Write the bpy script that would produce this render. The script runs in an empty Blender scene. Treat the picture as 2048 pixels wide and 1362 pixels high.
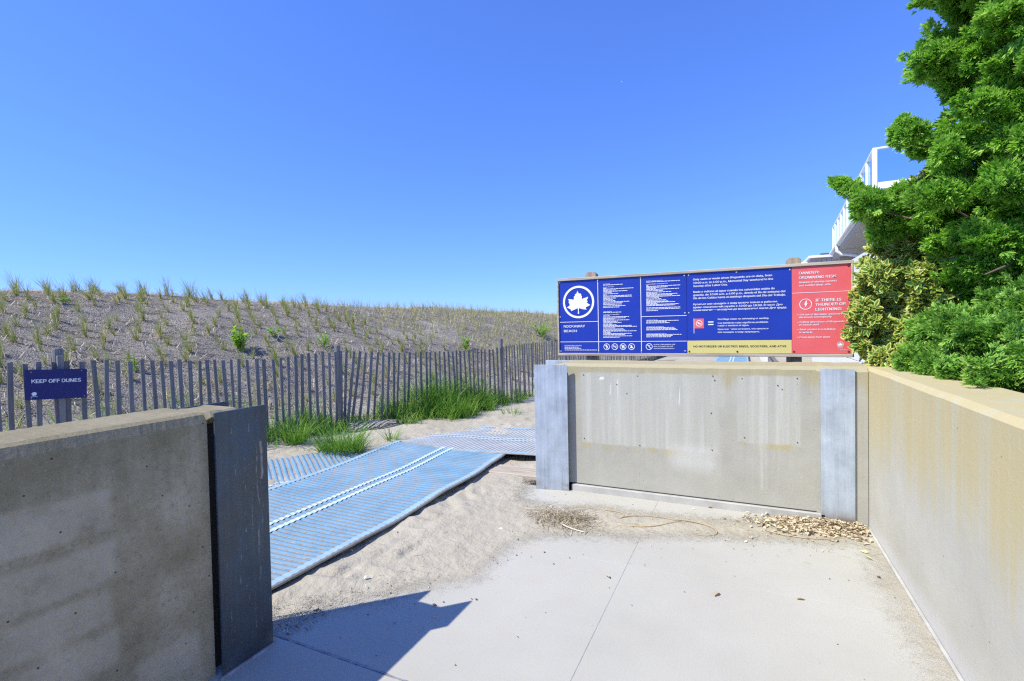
import bpy, bmesh, math, random
import numpy as np
from mathutils import Vector, Matrix

R = math.radians
scene = bpy.context.scene
col = scene.collection
random.seed(11)
rng = np.random.default_rng(7)

# ------------------------------------------------------------------ camera
CAM_H, YAW, PITCH, ROLL = 1.55, R(25.2), R(-1.39), 0.02
fw = Vector((-math.sin(YAW) * math.cos(PITCH), math.cos(YAW) * math.cos(PITCH), math.sin(PITCH)))
r0 = Vector((math.cos(YAW), math.sin(YAW), 0))
u0 = r0.cross(fw)
rt = math.cos(ROLL) * r0 - math.sin(ROLL) * u0
up = math.cos(ROLL) * u0 + math.sin(ROLL) * r0
cd = bpy.data.cameras.new("camera")
cam = bpy.data.objects.new("camera", cd)
col.objects.link(cam)
cam.matrix_world = Matrix(((rt.x, up.x, -fw.x, 0), (rt.y, up.y, -fw.y, 0), (rt.z, up.z, -fw.z, CAM_H), (0, 0, 0, 1)))
cd.sensor_width = 36
cd.lens = 988 / 2048 * 36
cd.clip_start = 0.05
cd.clip_end = 20000
scene.camera = cam

# ------------------------------------------------------------------ sky, sun, exposure
SUN_EL = R(49.3)
SUN_DIR = Vector((-0.712 * math.cos(SUN_EL), -0.702 * math.cos(SUN_EL), math.sin(SUN_EL))).normalized()
world = bpy.data.worlds.new("World")
scene.world = world
world.use_nodes = True
wn = world.node_tree
bg = wn.nodes["Background"]
sky = wn.nodes.new("ShaderNodeTexSky")
sky.sky_type = 'NISHITA'
sky.sun_disc = False
sky.sun_elevation = SUN_EL
sky.sun_rotation = math.atan2(SUN_DIR.x, SUN_DIR.y)
sky.altitude = 0
sky.air_density = 1.0
sky.dust_density = 0.0
sky.ozone_density = 6.0
# white balance and contrast of the whole sky, as the camera rendered it
gm = wn.nodes.new("ShaderNodeGamma")
gm.inputs[1].default_value = 0.75
wb = wn.nodes.new("ShaderNodeMix")
wb.data_type = 'RGBA'
wb.blend_type = 'MULTIPLY'
wb.inputs[0].default_value = 1.0
wb.inputs[7].default_value = (0.625, 0.940, 1.877, 1)
wn.links.new(sky.outputs[0], gm.inputs[0])
wn.links.new(gm.outputs[0], wb.inputs[6])
wn.links.new(wb.outputs[2], bg.inputs[0])
bg.inputs[1].default_value = 0.15
sl = bpy.data.lights.new("sun", 'SUN')
sl.energy = 4.5
sl.angle = R(0.53)
sl.color = (1.0, 0.945, 0.80)
sun = bpy.data.objects.new("sun", sl)
col.objects.link(sun)
sun.rotation_euler = (-SUN_DIR).to_track_quat('-Z', 'Y').to_euler()
sun.location = (-6, -6, 12)
scene.view_settings.view_transform = 'Standard'
scene.view_settings.look = 'None'
scene.view_settings.gamma = 1
scene.view_settings.use_curve_mapping = False
scene.view_settings.exposure = 0.46
scene.cycles.use_denoising = False
scene.cycles.filter_width = 1.25
scene.cycles.sample_clamp_indirect = 6


# ------------------------------------------------------------------ materials
class Mat:
    def __init__(s, name, rough=0.8, spec=0.3):
        s.m = bpy.data.materials.new(name)
        s.m.use_nodes = True
        s.t = s.m.node_tree
        s.p = s.t.nodes["Principled BSDF"]
        s.p.inputs["Roughness"].default_value = rough
        s.p.inputs["Specular IOR Level"].default_value = spec
        s._pos = None

    def n(s, t):
        return s.t.nodes.new(t)

    def put(s, sock, v):
        if isinstance(v, bpy.types.NodeSocket):
            s.t.links.new(v, sock)
        elif v is not None:
            if sock.type == 'RGBA' and len(v) == 3:
                v = (*v, 1)
            sock.default_value = v

    def pos(s):
        if s._pos is None:
            s._pos = s.n("ShaderNodeNewGeometry").outputs["Position"]
        return s._pos

    def attr(s, name, out="Fac"):
        a = s.n("ShaderNodeAttribute")
        a.attribute_name = name
        return a.outputs[out]

    def rnd(s):
        return s.n("ShaderNodeObjectInfo").outputs["Random"]

    def scl(s, v, sc):
        a = s.n("ShaderNodeVectorMath")
        a.operation = 'MULTIPLY'
        s.put(a.inputs[0], v)
        a.inputs[1].default_value = sc
        return a.outputs[0]

    def xyz(s, v=None):
        a = s.n("ShaderNodeSeparateXYZ")
        s.put(a.inputs[0], v if v is not None else s.pos())
        return a.outputs

    def noise(s, scale, detail=4, rough=0.55, vec=None, stretch=None, dist=0):
        a = s.n("ShaderNodeTexNoise")
        v = vec if vec is not None else s.pos()
        if stretch:
            v = s.scl(v, stretch)
        s.put(a.inputs["Vector"], v)
        a.inputs["Scale"].default_value = scale
        a.inputs["Detail"].default_value = detail
        a.inputs["Roughness"].default_value = rough
        a.inputs["Distortion"].default_value = dist
        return a.outputs["Fac"]

    def vor(s, scale, feature='F1', vec=None):
        a = s.n("ShaderNodeTexVoronoi")
        a.feature = feature
        s.put(a.inputs["Vector"], vec if vec is not None else s.pos())
        a.inputs["Scale"].default_value = scale
        return a.outputs["Distance"]

    def math(s, op, a, b=0.5, clamp=False):
        q = s.n("ShaderNodeMath")
        q.operation = op
        q.use_clamp = clamp
        s.put(q.inputs[0], a)
        s.put(q.inputs[1], b)
        return q.outputs[0]

    def rng(s, v, a, b, c=0.0, d=1.0, smooth=True):
        q = s.n("ShaderNodeMapRange")
        q.interpolation_type = 'SMOOTHSTEP' if smooth else 'LINEAR'
        s.put(q.inputs[0], v)
        for i, x in enumerate((a, b, c, d)):
            s.put(q.inputs[1 + i], x)
        return q.outputs[0]

    def ramp(s, f, stops):
        q = s.n("ShaderNodeValToRGB")
        e = q.color_ramp.elements
        while len(e) < len(stops):
            e.new(0.5)
        for el, (p, c) in zip(e, stops):
            el.position = p
            el.color = (*c, 1)
        s.put(q.inputs[0], f)
        return q.outputs[0]

    def mix(s, f, a, b, mode='MIX'):
        q = s.n("ShaderNodeMix")
        q.data_type = 'RGBA'
        q.blend_type = mode
        s.put(q.inputs[0], f)
        s.put(q.inputs[6], a)
        s.put(q.inputs[7], b)
        return q.outputs[2]

    def box(s, u, u0, u1, v, v0, v1, soft=0.01):
        a = s.rng(u, u0 - soft, u0 + soft)
        b = s.rng(u, u1 - soft, u1 + soft, 1, 0)
        c = s.rng(v, v0 - soft, v0 + soft)
        d = s.rng(v, v1 - soft, v1 + soft, 1, 0)
        return s.math('MULTIPLY', s.math('MULTIPLY', a, b), s.math('MULTIPLY', c, d))

    def bump(s, h, strength=0.5, dist=0.01, prev=None):
        q = s.n("ShaderNodeBump")
        q.inputs["Strength"].default_value = strength
        q.inputs["Distance"].default_value = dist
        s.put(q.inputs["Height"], h)
        if prev is not None:
            s.put(q.inputs["Normal"], prev)
        return q.outputs[0]

    def done(s, color=None, normal=None, rough=None, metal=None):
        s.put(s.p.inputs["Base Color"], color)
        if normal is not None:
            s.put(s.p.inputs["Normal"], normal)
        if rough is not None:
            s.put(s.p.inputs["Roughness"], rough)
        if metal is not None:
            s.put(s.p.inputs["Metallic"], metal)
        return s.m


def plain(name, c, rough=0.7, var=0.12, scale=6, spec=0.3, metal=None):
    m = Mat(name, rough, spec)
    f = m.noise(scale, 5)
    a = tuple(x * (1 - var) for x in c)
    b = tuple(min(1, x * (1 + var)) for x in c)
    return m.done(m.ramp(f, [(0.3, a), (0.7, b)]), m.bump(m.noise(scale * 20, 3), 0.15, 0.003), metal=metal)


def pits(m, scale, size):
    """small dark air holes of cast concrete"""
    return m.rng(m.vor(scale), size * 0.6, size, 1, 0)


def mat_floor():
    m = Mat("walkway_concrete", 0.85, 0.25)
    x, y, z = m.xyz()
    big = m.noise(0.9, 5, 0.6)
    fine = m.noise(90, 3, 0.7)
    c = m.ramp(big, [(0.3, (0.41, 0.40, 0.345)), (0.55, (0.455, 0.445, 0.388)), (0.75, (0.485, 0.475, 0.42))])
    dust = m.rng(m.noise(2.3, 6, 0.65), 0.5, 0.72)
    nearsand = m.rng(x, -1.9, 0.3, 0.75, 0.12)
    c = m.mix(m.math('MULTIPLY', dust, nearsand), c, (0.47, 0.42, 0.35))
    c = m.mix(m.rng(fine, 0.35, 0.65, 0.0, 0.16), c, (0.33, 0.32, 0.31))
    broom = m.noise(1, 3, 0.6, stretch=(170, 2.0, 1))
    b = m.bump(broom, 0.35, 0.0015)
    b = m.bump(fine, 0.25, 0.002, b)
    return m.done(c, b)


def mat_sand(alpha=False):
    m = Mat("beach_sand_film" if alpha else "beach_sand", 0.95, 0.1)
    big = m.noise(1.3, 6, 0.6)
    c = m.ramp(big, [(0.3, (0.38, 0.345, 0.265)), (0.55, (0.435, 0.40, 0.315)), (0.75, (0.485, 0.45, 0.365))])
    sp = m.noise(260, 2, 0.8)
    c = m.mix(m.rng(sp, 0.62, 0.74, 0, 0.6), c, (0.20, 0.17, 0.14))
    c = m.mix(m.rng(sp, 0.36, 0.27), c, (0.68, 0.64, 0.57))
    b = m.bump(m.noise(9, 5, 0.6), 0.7, 0.045)
    b = m.bump(m.noise(70, 4, 0.7), 0.35, 0.006, b)
    b = m.bump(sp, 0.2, 0.002, b)
    mm = m.done(c, b)
    if alpha:
        cov = m.attr("cover")
        g = m.math('ADD', m.math('MULTIPLY', m.noise(190, 2, 0.9), 0.7), m.math('MULTIPLY', m.noise(17, 5, 0.7), 0.3))
        g = m.rng(g, 0.32, 0.66)
        m.put(m.p.inputs["Alpha"], m.rng(m.math('SUBTRACT', cov, g), -0.03, 0.04))
    return mm


def mat_dune():
    m = Mat("netted_dune_sand", 0.95, 0.1)
    x, y, z = m.xyz()
    # woven net: two families of fine threads over sand
    wob = m.math('MULTIPLY', m.noise(5, 4, 0.7), 0.22)
    p = m.math('SINE', m.math('MULTIPLY', m.math('ADD', m.math('ADD', y, m.math('MULTIPLY', z, 0.9)), wob), 2 * math.pi / 0.030))
    q = m.math('SINE', m.math('MULTIPLY', m.math('ADD', m.math('SUBTRACT', y, m.math('MULTIPLY', z, 1.4)), wob), 2 * math.pi / 0.034))
    net = m.math('MULTIPLY', m.math('MAXIMUM', m.rng(p, 0.0, 0.9), m.rng(q, 0.0, 0.9)), m.rng(m.noise(60, 3, 0.8), 0.25, 0.6))
    n1 = m.noise(1.1, 6, 0.6)
    sand = m.ramp(n1, [(0.3, (0.35, 0.32, 0.28)), (0.7, (0.52, 0.48, 0.41))])
    c = m.mix(m.math('MULTIPLY', net, m.attr("net")), sand, (0.085, 0.075, 0.075))
    fl = m.noise(11, 6, 0.8, stretch=(1.0, 1.0, 2.2), dist=0.6)
    patch = m.rng(m.noise(0.9, 4, 0.6), 0.42, 0.62)
    c = m.mix(m.math('MULTIPLY', m.rng(fl, 0.52, 0.64, 0, 0.8), patch), c, (0.56, 0.51, 0.38))
    c = m.mix(m.rng(m.noise(23, 5, 0.8, dist=0.8), 0.55, 0.64, 0, 0.85), c, (0.05, 0.045, 0.045))  # dark mottles paint small shadow spots into the slope's colour
    c = m.mix(m.rng(m.noise(34, 5, 0.8), 0.62, 0.70, 0, 0.5), c, (0.20, 0.24, 0.10))
    b = m.bump(m.noise(9, 6, 0.7), 1.0, 0.06)
    b = m.bump(m.noise(45, 4, 0.8), 0.9, 0.02, b)
    return m.done(c, b)


def mat_right_wall():
    m = Mat("right_wall_concrete", 0.85, 0.25)
    x, y, z = m.xyz()
    streak = m.noise(1, 5, 0.6, stretch=(9, 9, 0.55))
    streak2 = m.noise(1, 5, 0.6, stretch=(38, 38, 1.2))
    base = m.ramp(m.noise(2.2, 6, 0.6), [(0.3, (0.43, 0.415, 0.345)), (0.7, (0.50, 0.49, 0.42))])
    hgt = m.rng(z, 0.05, 1.12)
    st = m.math('ADD', m.math('MULTIPLY', hgt, 0.75), m.math('MULTIPLY', m.math('SUBTRACT', streak, 0.5), 0.75))
    st = m.rng(st, 0.25, 0.75)
    c = m.mix(m.math('MULTIPLY', st, 0.9), base, (0.475, 0.43, 0.26))
    gold = m.math('MULTIPLY', m.rng(m.math('ADD', streak, m.math('MULTIPLY', hgt, 0.25)), 0.62, 0.8), m.rng(z, 0.35, 1.0))
    c = m.mix(m.math('MULTIPLY', gold, 0.45), c, (0.50, 0.40, 0.17))
    nearcorner = m.math('MULTIPLY', m.rng(y, 3.9, 4.4), m.rng(z, 0.25, 0.8))
    c = m.mix(m.math('MULTIPLY', nearcorner, 0.4), c, (0.50, 0.42, 0.20))
    c = m.mix(m.rng(streak2, 0.5, 0.75, 0, 0.22), c, (0.54, 0.53, 0.47))
    c = m.mix(m.math('MULTIPLY', m.rng(z, 0.16, 0.02), 0.6), c, (0.56, 0.56, 0.55))
    c = m.mix(m.math('MULTIPLY', pits(m, 9, 0.05), 0.7), c, (0.14, 0.12, 0.1))
    b = m.bump(m.noise(60, 4, 0.7), 0.3, 0.004)
    b = m.bump(m.noise(5, 4, 0.6), 0.3, 0.01, b)
    return m.done(c, b)


def mat_gate_wall():
    m = Mat("gate_wall_concrete", 0.85, 0.25)
    x, y, z = m.xyz()
    wob = m.math('MULTIPLY', m.math('SUBTRACT', m.noise(9, 4), 0.5), 0.035)
    xw = m.math('ADD', x, wob)
    zw = m.math('ADD', z, wob)
    streak = m.noise(1, 5, 0.62, stretch=(20, 4, 0.5))
    base = m.ramp(m.noise(3, 6, 0.62), [(0.3, (0.37, 0.36, 0.30)), (0.7, (0.44, 0.435, 0.37))])
    tan = m.math('MULTIPLY', m.rng(m.math('ADD', z, m.math('MULTIPLY', m.math('SUBTRACT', streak, 0.5), 0.5)), 1.0, 1.14), 0.85)
    c = m.mix(tan, base, (0.39, 0.345, 0.20))
    lo = m.math('MULTIPLY', m.rng(streak, 0.5, 0.7), m.rng(z, 0.2, 0.45))
    c = m.mix(m.math('MULTIPLY', lo, 0.3), c, (0.36, 0.315, 0.20))
    g1 = m.box(xw, -1.40, -0.2, zw, 0.46, 1.125, 0.012)
    g2 = m.box(xw, -0.055, 0.395, zw, 0.57, 1.125, 0.012)
    ghost = m.math('MAXIMUM', g1, g2)
    gcol = m.mix(m.rng(streak, 0.4, 0.7), (0.435, 0.43, 0.365), (0.51, 0.51, 0.45))
    c = m.mix(m.math('MULTIPLY', ghost, 0.85), c, gcol)
    # stain lines along the lower edge of the old sign marks
    e1 = m.box(xw, -1.40, -0.5, zw, 0.41, 0.46, 0.02)
    e2 = m.box(xw, -0.055, 0.40, zw, 0.53, 0.575, 0.018)
    e = m.math('MULTIPLY', m.math('MAXIMUM', e1, e2), m.rng(m.noise(11, 3), 0.42, 0.6))
    c = m.mix(m.math('MULTIPLY', e, 0.5), c, (0.44, 0.36, 0.12))
    # white runs of old paint
    drip = m.rng(m.noise(1, 4, 0.7, stretch=(60, 1, 2.2)), 0.56, 0.66)
    a1 = m.box(xw, -1.12, -1.05, z, 0.66, 1.06, 0.02)
    a2 = m.box(xw, -1.21, -1.1, z, 0.92, 1.09, 0.02)
    spl = m.box(m.math('ADD', x, m.math('MULTIPLY', m.noise(25, 3), 0.05)), -1.195, -1.15, m.math('ADD', z, m.math('MULTIPLY', m.noise(31, 3), 0.05)), 1.085, 1.11, 0.006)
    a3 = m.box(xw, -0.66, -0.42, z, 0.86, 1.07, 0.03)
    a4 = m.box(xw, 0.10, 0.15, z, 0.2, 1.12, 0.02)
    d = m.math('MULTIPLY', m.math('MAXIMUM', m.math('MAXIMUM', a1, a2), a3), drip)
    d = m.math('MAXIMUM', d, m.math('MULTIPLY', m.math('MULTIPLY', a4, m.rng(streak, 0.35, 0.6)), 0.25))
    a5 = m.box(xw, -0.60, -0.22, zw, 0.30, 0.50, 0.07)
    d = m.math('MAXIMUM', d, m.math('MULTIPLY', a5, 0.35))
    d = m.math('MAXIMUM', d, spl)
    c = m.mix(d, c, (0.70, 0.70, 0.66))
    c = m.mix(m.math('MULTIPLY', pits(m, 10, 0.055), 0.6), c, (0.16, 0.13, 0.1))
    b = m.bump(m.noise(55, 4, 0.7), 0.3, 0.004)
    b = m.bump(m.noise(6, 4), 0.25, 0.01, b)
    return m.done(c, b)


def mat_left_wall():
    m = Mat("left_wall_concrete", 0.88, 0.2)
    x, y, z = m.xyz()
    wob = m.math('MULTIPLY', m.math('SUBTRACT', m.noise(12, 4), 0.5), 0.03)
    yw = m.math('ADD', y, wob)
    zw = m.math('ADD', z, wob)
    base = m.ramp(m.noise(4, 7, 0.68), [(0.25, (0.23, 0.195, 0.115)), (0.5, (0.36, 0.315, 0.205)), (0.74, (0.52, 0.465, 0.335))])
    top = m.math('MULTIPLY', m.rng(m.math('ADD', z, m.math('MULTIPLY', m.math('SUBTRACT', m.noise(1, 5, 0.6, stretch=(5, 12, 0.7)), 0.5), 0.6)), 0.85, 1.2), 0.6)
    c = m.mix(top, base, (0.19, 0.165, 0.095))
    c = m.mix(m.rng(m.noise(38, 5, 0.8), 0.52, 0.66, 0, 0.45), c, (0.16, 0.14, 0.09))
    c = m.mix(m.rng(m.noise(120, 3, 0.8), 0.60, 0.70, 0, 0.35), c, (0.66, 0.62, 0.52))
    gr = None
    for (y0, y1, z0, z1) in ((-1, 1.03, 0.82, 0.975), (-1, 1.045, 0.63, 0.775), (-1, 1.04, 0.30, 0.435), (-1, 1.02, 0.47, 0.60), (1.10, 1.35, 0.02, 0.25)):
        g = m.box(yw, y0, y1, zw, z0, z1, 0.016)
        gr = g if gr is None else m.math('MAXIMUM', gr, g)
    c = m.mix(m.math('MULTIPLY', m.math('MULTIPLY', gr, m.rng(m.noise(6, 5, 0.7), 0.2, 0.55)), 0.42), c, (0.58, 0.53, 0.40))
    moss = m.rng(m.noise(5, 5, 0.7), 0.6, 0.75, 0, 0.4)
    c = m.mix(moss, c, (0.20, 0.18, 0.085))
    c = m.mix(m.math('MULTIPLY', pits(m, 16, 0.075), 0.85), c, (0.03, 0.028, 0.025))
    b = m.bump(m.noise(45, 5, 0.75), 0.55, 0.006)
    b = m.bump(m.noise(200, 3, 0.7), 0.4, 0.002, b)
    return m.done(c, b)


def mat_steel(name, c, drips_and_reflections=False):
    m = Mat(name, 0.5, 0.5)
    x, y, z = m.xyz()
    st = m.noise(1, 5, 0.65, stretch=(30, 30, 1.0))
    cl = m.noise(6, 5, 0.6)
    a = tuple(v * 0.75 for v in c)
    b_ = tuple(min(1, v * 1.22) for v in c)
    k = m.ramp(m.math('ADD', m.math('MULTIPLY', st, 0.55), m.math('MULTIPLY', cl, 0.45)), [(0.36, a), (0.5, c), (0.66, b_)])
    k = m.mix(m.math('MULTIPLY', m.rng(z, 0.14, 0.0), m.rng(cl, 0.4, 0.6)), k, (0.22, 0.17, 0.12))
    if drips_and_reflections:
        k = m.mix(m.rng(m.noise(3.2, 4, 0.6), 0.42, 0.62, 0, 0.5), k, (0.07, 0.07, 0.065))  # broad dark blotches paint the plate's reflection bands into its colour
        yd = m.math('ADD', y, m.math('MULTIPLY', m.math('SUBTRACT', m.noise(9, 4, 0.6), 0.5), 0.035))
        t1 = m.math('MULTIPLY', m.box(yd, 1.622, 1.628, z, 0.35, 1.02, 0.004), m.rng(m.noise(1, 4, 0.7, stretch=(1, 60, 14)), 0.42, 0.62, 0, 0.6))
        t2 = m.math('MULTIPLY', m.box(yd, 1.646, 1.656, z, 0.84, 1.025, 0.006), m.rng(m.noise(40, 3), 0.3, 0.55, 0.2, 0.75))
        t3 = m.math('MULTIPLY', m.box(y, 1.53, 1.65, z, 0.66, 0.95, 0.03), m.rng(m.noise(75, 4, 0.85), 0.62, 0.68, 0, 0.8))
        k = m.mix(m.math('MAXIMUM', m.math('MAXIMUM', t1, t2), t3), k, (0.42, 0.41, 0.38))
    scr = m.rng(m.noise(1, 3, 0.8, stretch=(60, 60, 7)), 0.64, 0.7, 0, 0.35)
    k = m.mix(scr, k, (0.6, 0.62, 0.66))
    return m.done(k, m.bump(st, 0.12, 0.004), m.rng(cl, 0.3, 0.7, 0.38, 0.62), 0.25)


def mat_wood(name, c, axis=(30, 30, 1.2), obj_var=True):
    m = Mat(name, 0.85, 0.15)
    g = m.noise(1, 6, 0.7, stretch=axis)
    k = m.ramp(g, [(0.3, tuple(v * 0.6 for v in c)), (0.5, c), (0.72, tuple(min(1, v * 1.35) for v in c))])
    if obj_var:
        k = m.mix(m.rng(m.rnd(), 0, 1, 0.0, 0.5, False), k, tuple(v * 0.6 for v in c))
    return m.done(k, m.bump(g, 0.6, 0.004))


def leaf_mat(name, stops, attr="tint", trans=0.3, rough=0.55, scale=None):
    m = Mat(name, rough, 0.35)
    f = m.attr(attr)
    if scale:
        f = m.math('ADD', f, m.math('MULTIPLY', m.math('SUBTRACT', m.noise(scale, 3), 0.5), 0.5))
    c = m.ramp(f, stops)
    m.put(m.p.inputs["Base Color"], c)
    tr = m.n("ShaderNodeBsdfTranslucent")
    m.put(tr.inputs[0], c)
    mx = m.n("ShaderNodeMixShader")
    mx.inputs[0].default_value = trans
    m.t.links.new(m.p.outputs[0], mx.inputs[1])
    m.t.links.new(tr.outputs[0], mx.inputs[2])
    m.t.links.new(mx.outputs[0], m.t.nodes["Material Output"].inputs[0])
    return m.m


def mat_variegated():
    m = Mat("variegated_leaf", 0.35, 0.5)
    uv = m.n("ShaderNodeUVMap").outputs[0]
    u, v, _ = m.xyz(uv)
    au = m.math('ABSOLUTE', m.math('SUBTRACT', u, 0.5))
    e = m.math('MAXIMUM', m.math('MULTIPLY', au, 2.0), m.math('MULTIPLY', m.math('SUBTRACT', v, 0.62), 2.6))
    e = m.math('ADD', e, m.math('MULTIPLY', m.math('SUBTRACT', m.noise(90, 3), 0.5), 0.5))
    e = m.math('ADD', e, m.attr("tint"))
    c = m.ramp(e, [(0.45, (0.08, 0.24, 0.035)), (0.60, (0.25, 0.40, 0.05)), (0.74, (0.62, 0.64, 0.12)), (1.0, (0.78, 0.76, 0.24))])
    m.put(m.p.inputs["Base Color"], c)
    tr = m.n("ShaderNodeBsdfTranslucent")
    m.put(tr.inputs[0], c)
    mx = m.n("ShaderNodeMixShader")
    mx.inputs[0].default_value = 0.42
    m.t.links.new(m.p.outputs[0], mx.inputs[1])
    m.t.links.new(tr.outputs[0], mx.inputs[2])
    m.t.links.new(mx.outputs[0], m.t.nodes["Material Output"].inputs[0])
    return m.m


def mat_glass():
    m = Mat("railing_glass", 0.05, 0.5)
    m.p.inputs["Transmission Weight"].default_value = 0.0
    tr = m.n("ShaderNodeBsdfTransparent")
    tr.inputs[0].default_value = (0.86, 0.93, 0.97, 1)
    gl = m.n("ShaderNodeBsdfGlossy")
    gl.inputs["Roughness"].default_value = 0.03
    mx = m.n("ShaderNodeMixShader")
    mx.inputs[0].default_value = 0.1
    m.t.links.new(tr.outputs[0], mx.inputs[1])
    m.t.links.new(gl.outputs[0], mx.inputs[2])
    m.t.links.new(mx.outputs[0], m.t.nodes["Material Output"].inputs[0])
    return m.m


def mat_sign(name, c, fade):
    m = Mat(name, 0.42, 0.4)
    f = m.noise(3, 5, 0.6)
    k = m.mix(m.rng(f, 0.35, 0.7, 0, 0.28), c, fade)
    k = m.mix(m.rng(m.noise(45, 3, 0.8), 0.68, 0.74, 0, 0.4), k, fade)
    return m.done(k, m.bump(m.noise(2.2, 3), 0.25, 0.01))


def mat_rib(name, c, dust):
    m = Mat(name, 0.75, 0.2)
    k = m.ramp(m.noise(4, 5, 0.6), [(0.3, tuple(v * 0.84 for v in c)), (0.7, tuple(v * 1.14 for v in c))])
    k = m.mix(m.rng(m.noise(1.7, 4, 0.6), 0.4, 0.75, 0, 0.35), k, (0.33, 0.37, 0.40))
    d = m.math('MULTIPLY', m.rng(m.noise(150, 3, 0.85), 0.56, 0.66), m.rng(m.noise(2.6, 5, 0.7), 0.34, 0.66))
    k = m.mix(m.math('MULTIPLY', d, dust), k, (0.44, 0.40, 0.32))
    return m.done(k, m.bump(m.noise(240, 2, 0.7), 0.35, 0.003))


MT = {}
MT['floor'] = mat_floor()
MT['sand'] = mat_sand()
MT['film'] = mat_sand(True)
MT['dune'] = mat_dune()
MT['rwall'] = mat_right_wall()
MT['gwall'] = mat_gate_wall()
MT['lwall'] = mat_left_wall()
MT['kerb'] = plain("kerb_concrete", (0.44, 0.435, 0.40), 0.85, 0.14, 7)
MT['steel'] = mat_steel("weathered_zinc_plate", (0.44, 0.50, 0.55))
MT['steel_dark'] = mat_steel("stained_zinc_with_reflections", (0.066, 0.098, 0.125), True)
MT['joint'] = plain("joint_sealant", (0.32, 0.32, 0.33), 0.7, 0.3, 14)
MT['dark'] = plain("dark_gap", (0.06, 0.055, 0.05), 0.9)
MT['slat'] = mat_wood("weathered_slat_wood", (0.20, 0.20, 0.205), (55, 55, 2.0))
MT['slat_far'] = mat_wood("bleached_slat_wood", (0.36, 0.34, 0.31), (55, 55, 2.0))
MT['post'] = mat_wood("grey_post_wood", (0.24, 0.235, 0.23), (26, 26, 1.5))
MT['wire'] = plain("fence_wire", (0.2, 0.19, 0.18), 0.5, 0.2, 8, 0.5, 0.6)
MT['frame'] = mat_wood("bleached_frame_timber", (0.45, 0.39, 0.31), (2, 30, 30), False)
MT['framev'] = mat_wood("bleached_post_timber", (0.36, 0.30, 0.22), (30, 30, 2), False)
MT['blue'] = mat_sign("blue_sign_enamel", (0.008, 0.034, 0.34), (0.014, 0.055, 0.42))
MT['navy'] = mat_sign("dark_blue_sign_enamel", (0.004, 0.010, 0.125), (0.008, 0.018, 0.16))
MT['red'] = mat_sign("faded_red_sign_enamel", (0.72, 0.115, 0.12), (0.75, 0.19, 0.18))
MT['yellow'] = mat_sign("pale_yellow_sign_enamel", (0.62, 0.55, 0.19), (0.66, 0.60, 0.30))
MT['white'] = plain("white_lettering", (0.80, 0.82, 0.84), 0.5, 0.04)
MT['black'] = plain("dark_lettering", (0.035, 0.035, 0.03), 0.5, 0.05)
MT['bolt'] = plain("bolt_metal", (0.42, 0.42, 0.44), 0.4, 0.2, 30, 0.5, 0.6)
MT['matblue'] = mat_rib("blue_mat_rib", (0.145, 0.29, 0.42), 0.5)
MT['matgrey'] = mat_rib("sun_bleached_mat_rib", (0.45, 0.49, 0.51), 0.7)
MT['matband'] = plain("pale_mat_band", (0.30, 0.43, 0.52), 0.65, 0.12, 9)
MT['matline'] = plain("white_mat_line", (0.50, 0.62, 0.67), 0.6, 0.08, 9)
MT['mathem'] = plain("grey_mat_hem", (0.30, 0.30, 0.28), 0.8, 0.2, 9)
MT['matbase'] = plain("sandy_mat_weave", (0.33, 0.30, 0.255), 0.9, 0.3, 40)
MT['vinyl'] = plain("white_vinyl", (0.72, 0.74, 0.76), 0.5, 0.03, 2)
MT['housewhite'] = plain("white_house_trim", (0.84, 0.85, 0.86), 0.45, 0.03, 2)
MT['housegrey'] = plain("pale_grey_house_wall", (0.46, 0.48, 0.50), 0.7, 0.06, 2)
MT['soffit'] = plain("grey_soffit", (0.40, 0.40, 0.40), 0.7, 0.06, 3)
MT['mauve'] = plain("mauve_grey_cladding", (0.36, 0.33, 0.35), 0.7, 0.12, 5)
MT['glass'] = mat_glass()
MT['pane'] = plain("window_pane", (0.05, 0.10, 0.17), 0.06, 0.2, 1, 0.7)
MT['bark'] = mat_wood("bark", (0.17, 0.12, 0.085), (30, 30, 3), False)
MT['soil'] = plain("planter_soil", (0.10, 0.08, 0.055), 0.95, 0.35, 9)
MT['conifer'] = leaf_mat("conifer_sprays", [(0.0, (0.05, 0.16, 0.015)), (0.3, (0.14, 0.37, 0.03)), (0.65, (0.29, 0.58, 0.06)), (1.0, (0.50, 0.74, 0.14))], trans=0.42, scale=4)
MT['juniper'] = leaf_mat("juniper_sprays", [(0.0, (0.05, 0.15, 0.02)), (0.3, (0.13, 0.34, 0.035)), (0.65, (0.27, 0.52, 0.07)), (1.0, (0.47, 0.68, 0.15))], trans=0.36, scale=4)
MT['varieg'] = mat_variegated()
MT['grass'] = leaf_mat("green_grass_blade", [(0.0, (0.07, 0.20, 0.02)), (0.45, (0.17, 0.37, 0.04)), (0.8, (0.34, 0.50, 0.08)), (1.0, (0.62, 0.55, 0.30))], trans=0.4)
MT['dgrass'] = leaf_mat("dune_grass_blade", [(0.0, (0.20, 0.30, 0.05)), (0.4, (0.40, 0.42, 0.11)), (0.7, (0.60, 0.53, 0.25)), (1.0, (0.74, 0.64, 0.40))], trans=0.3)
MT['straw'] = leaf_mat("dry_straw", [(0.0, (0.17, 0.13, 0.08)), (0.35, (0.48, 0.40, 0.26)), (1.0, (0.78, 0.70, 0.52))], trans=0.1, rough=0.8)
MT['weed'] = leaf_mat("fresh_weed_leaf", [(0.0, (0.17, 0.42, 0.02)), (1.0, (0.42, 0.68, 0.05))], trans=0.4)
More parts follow.
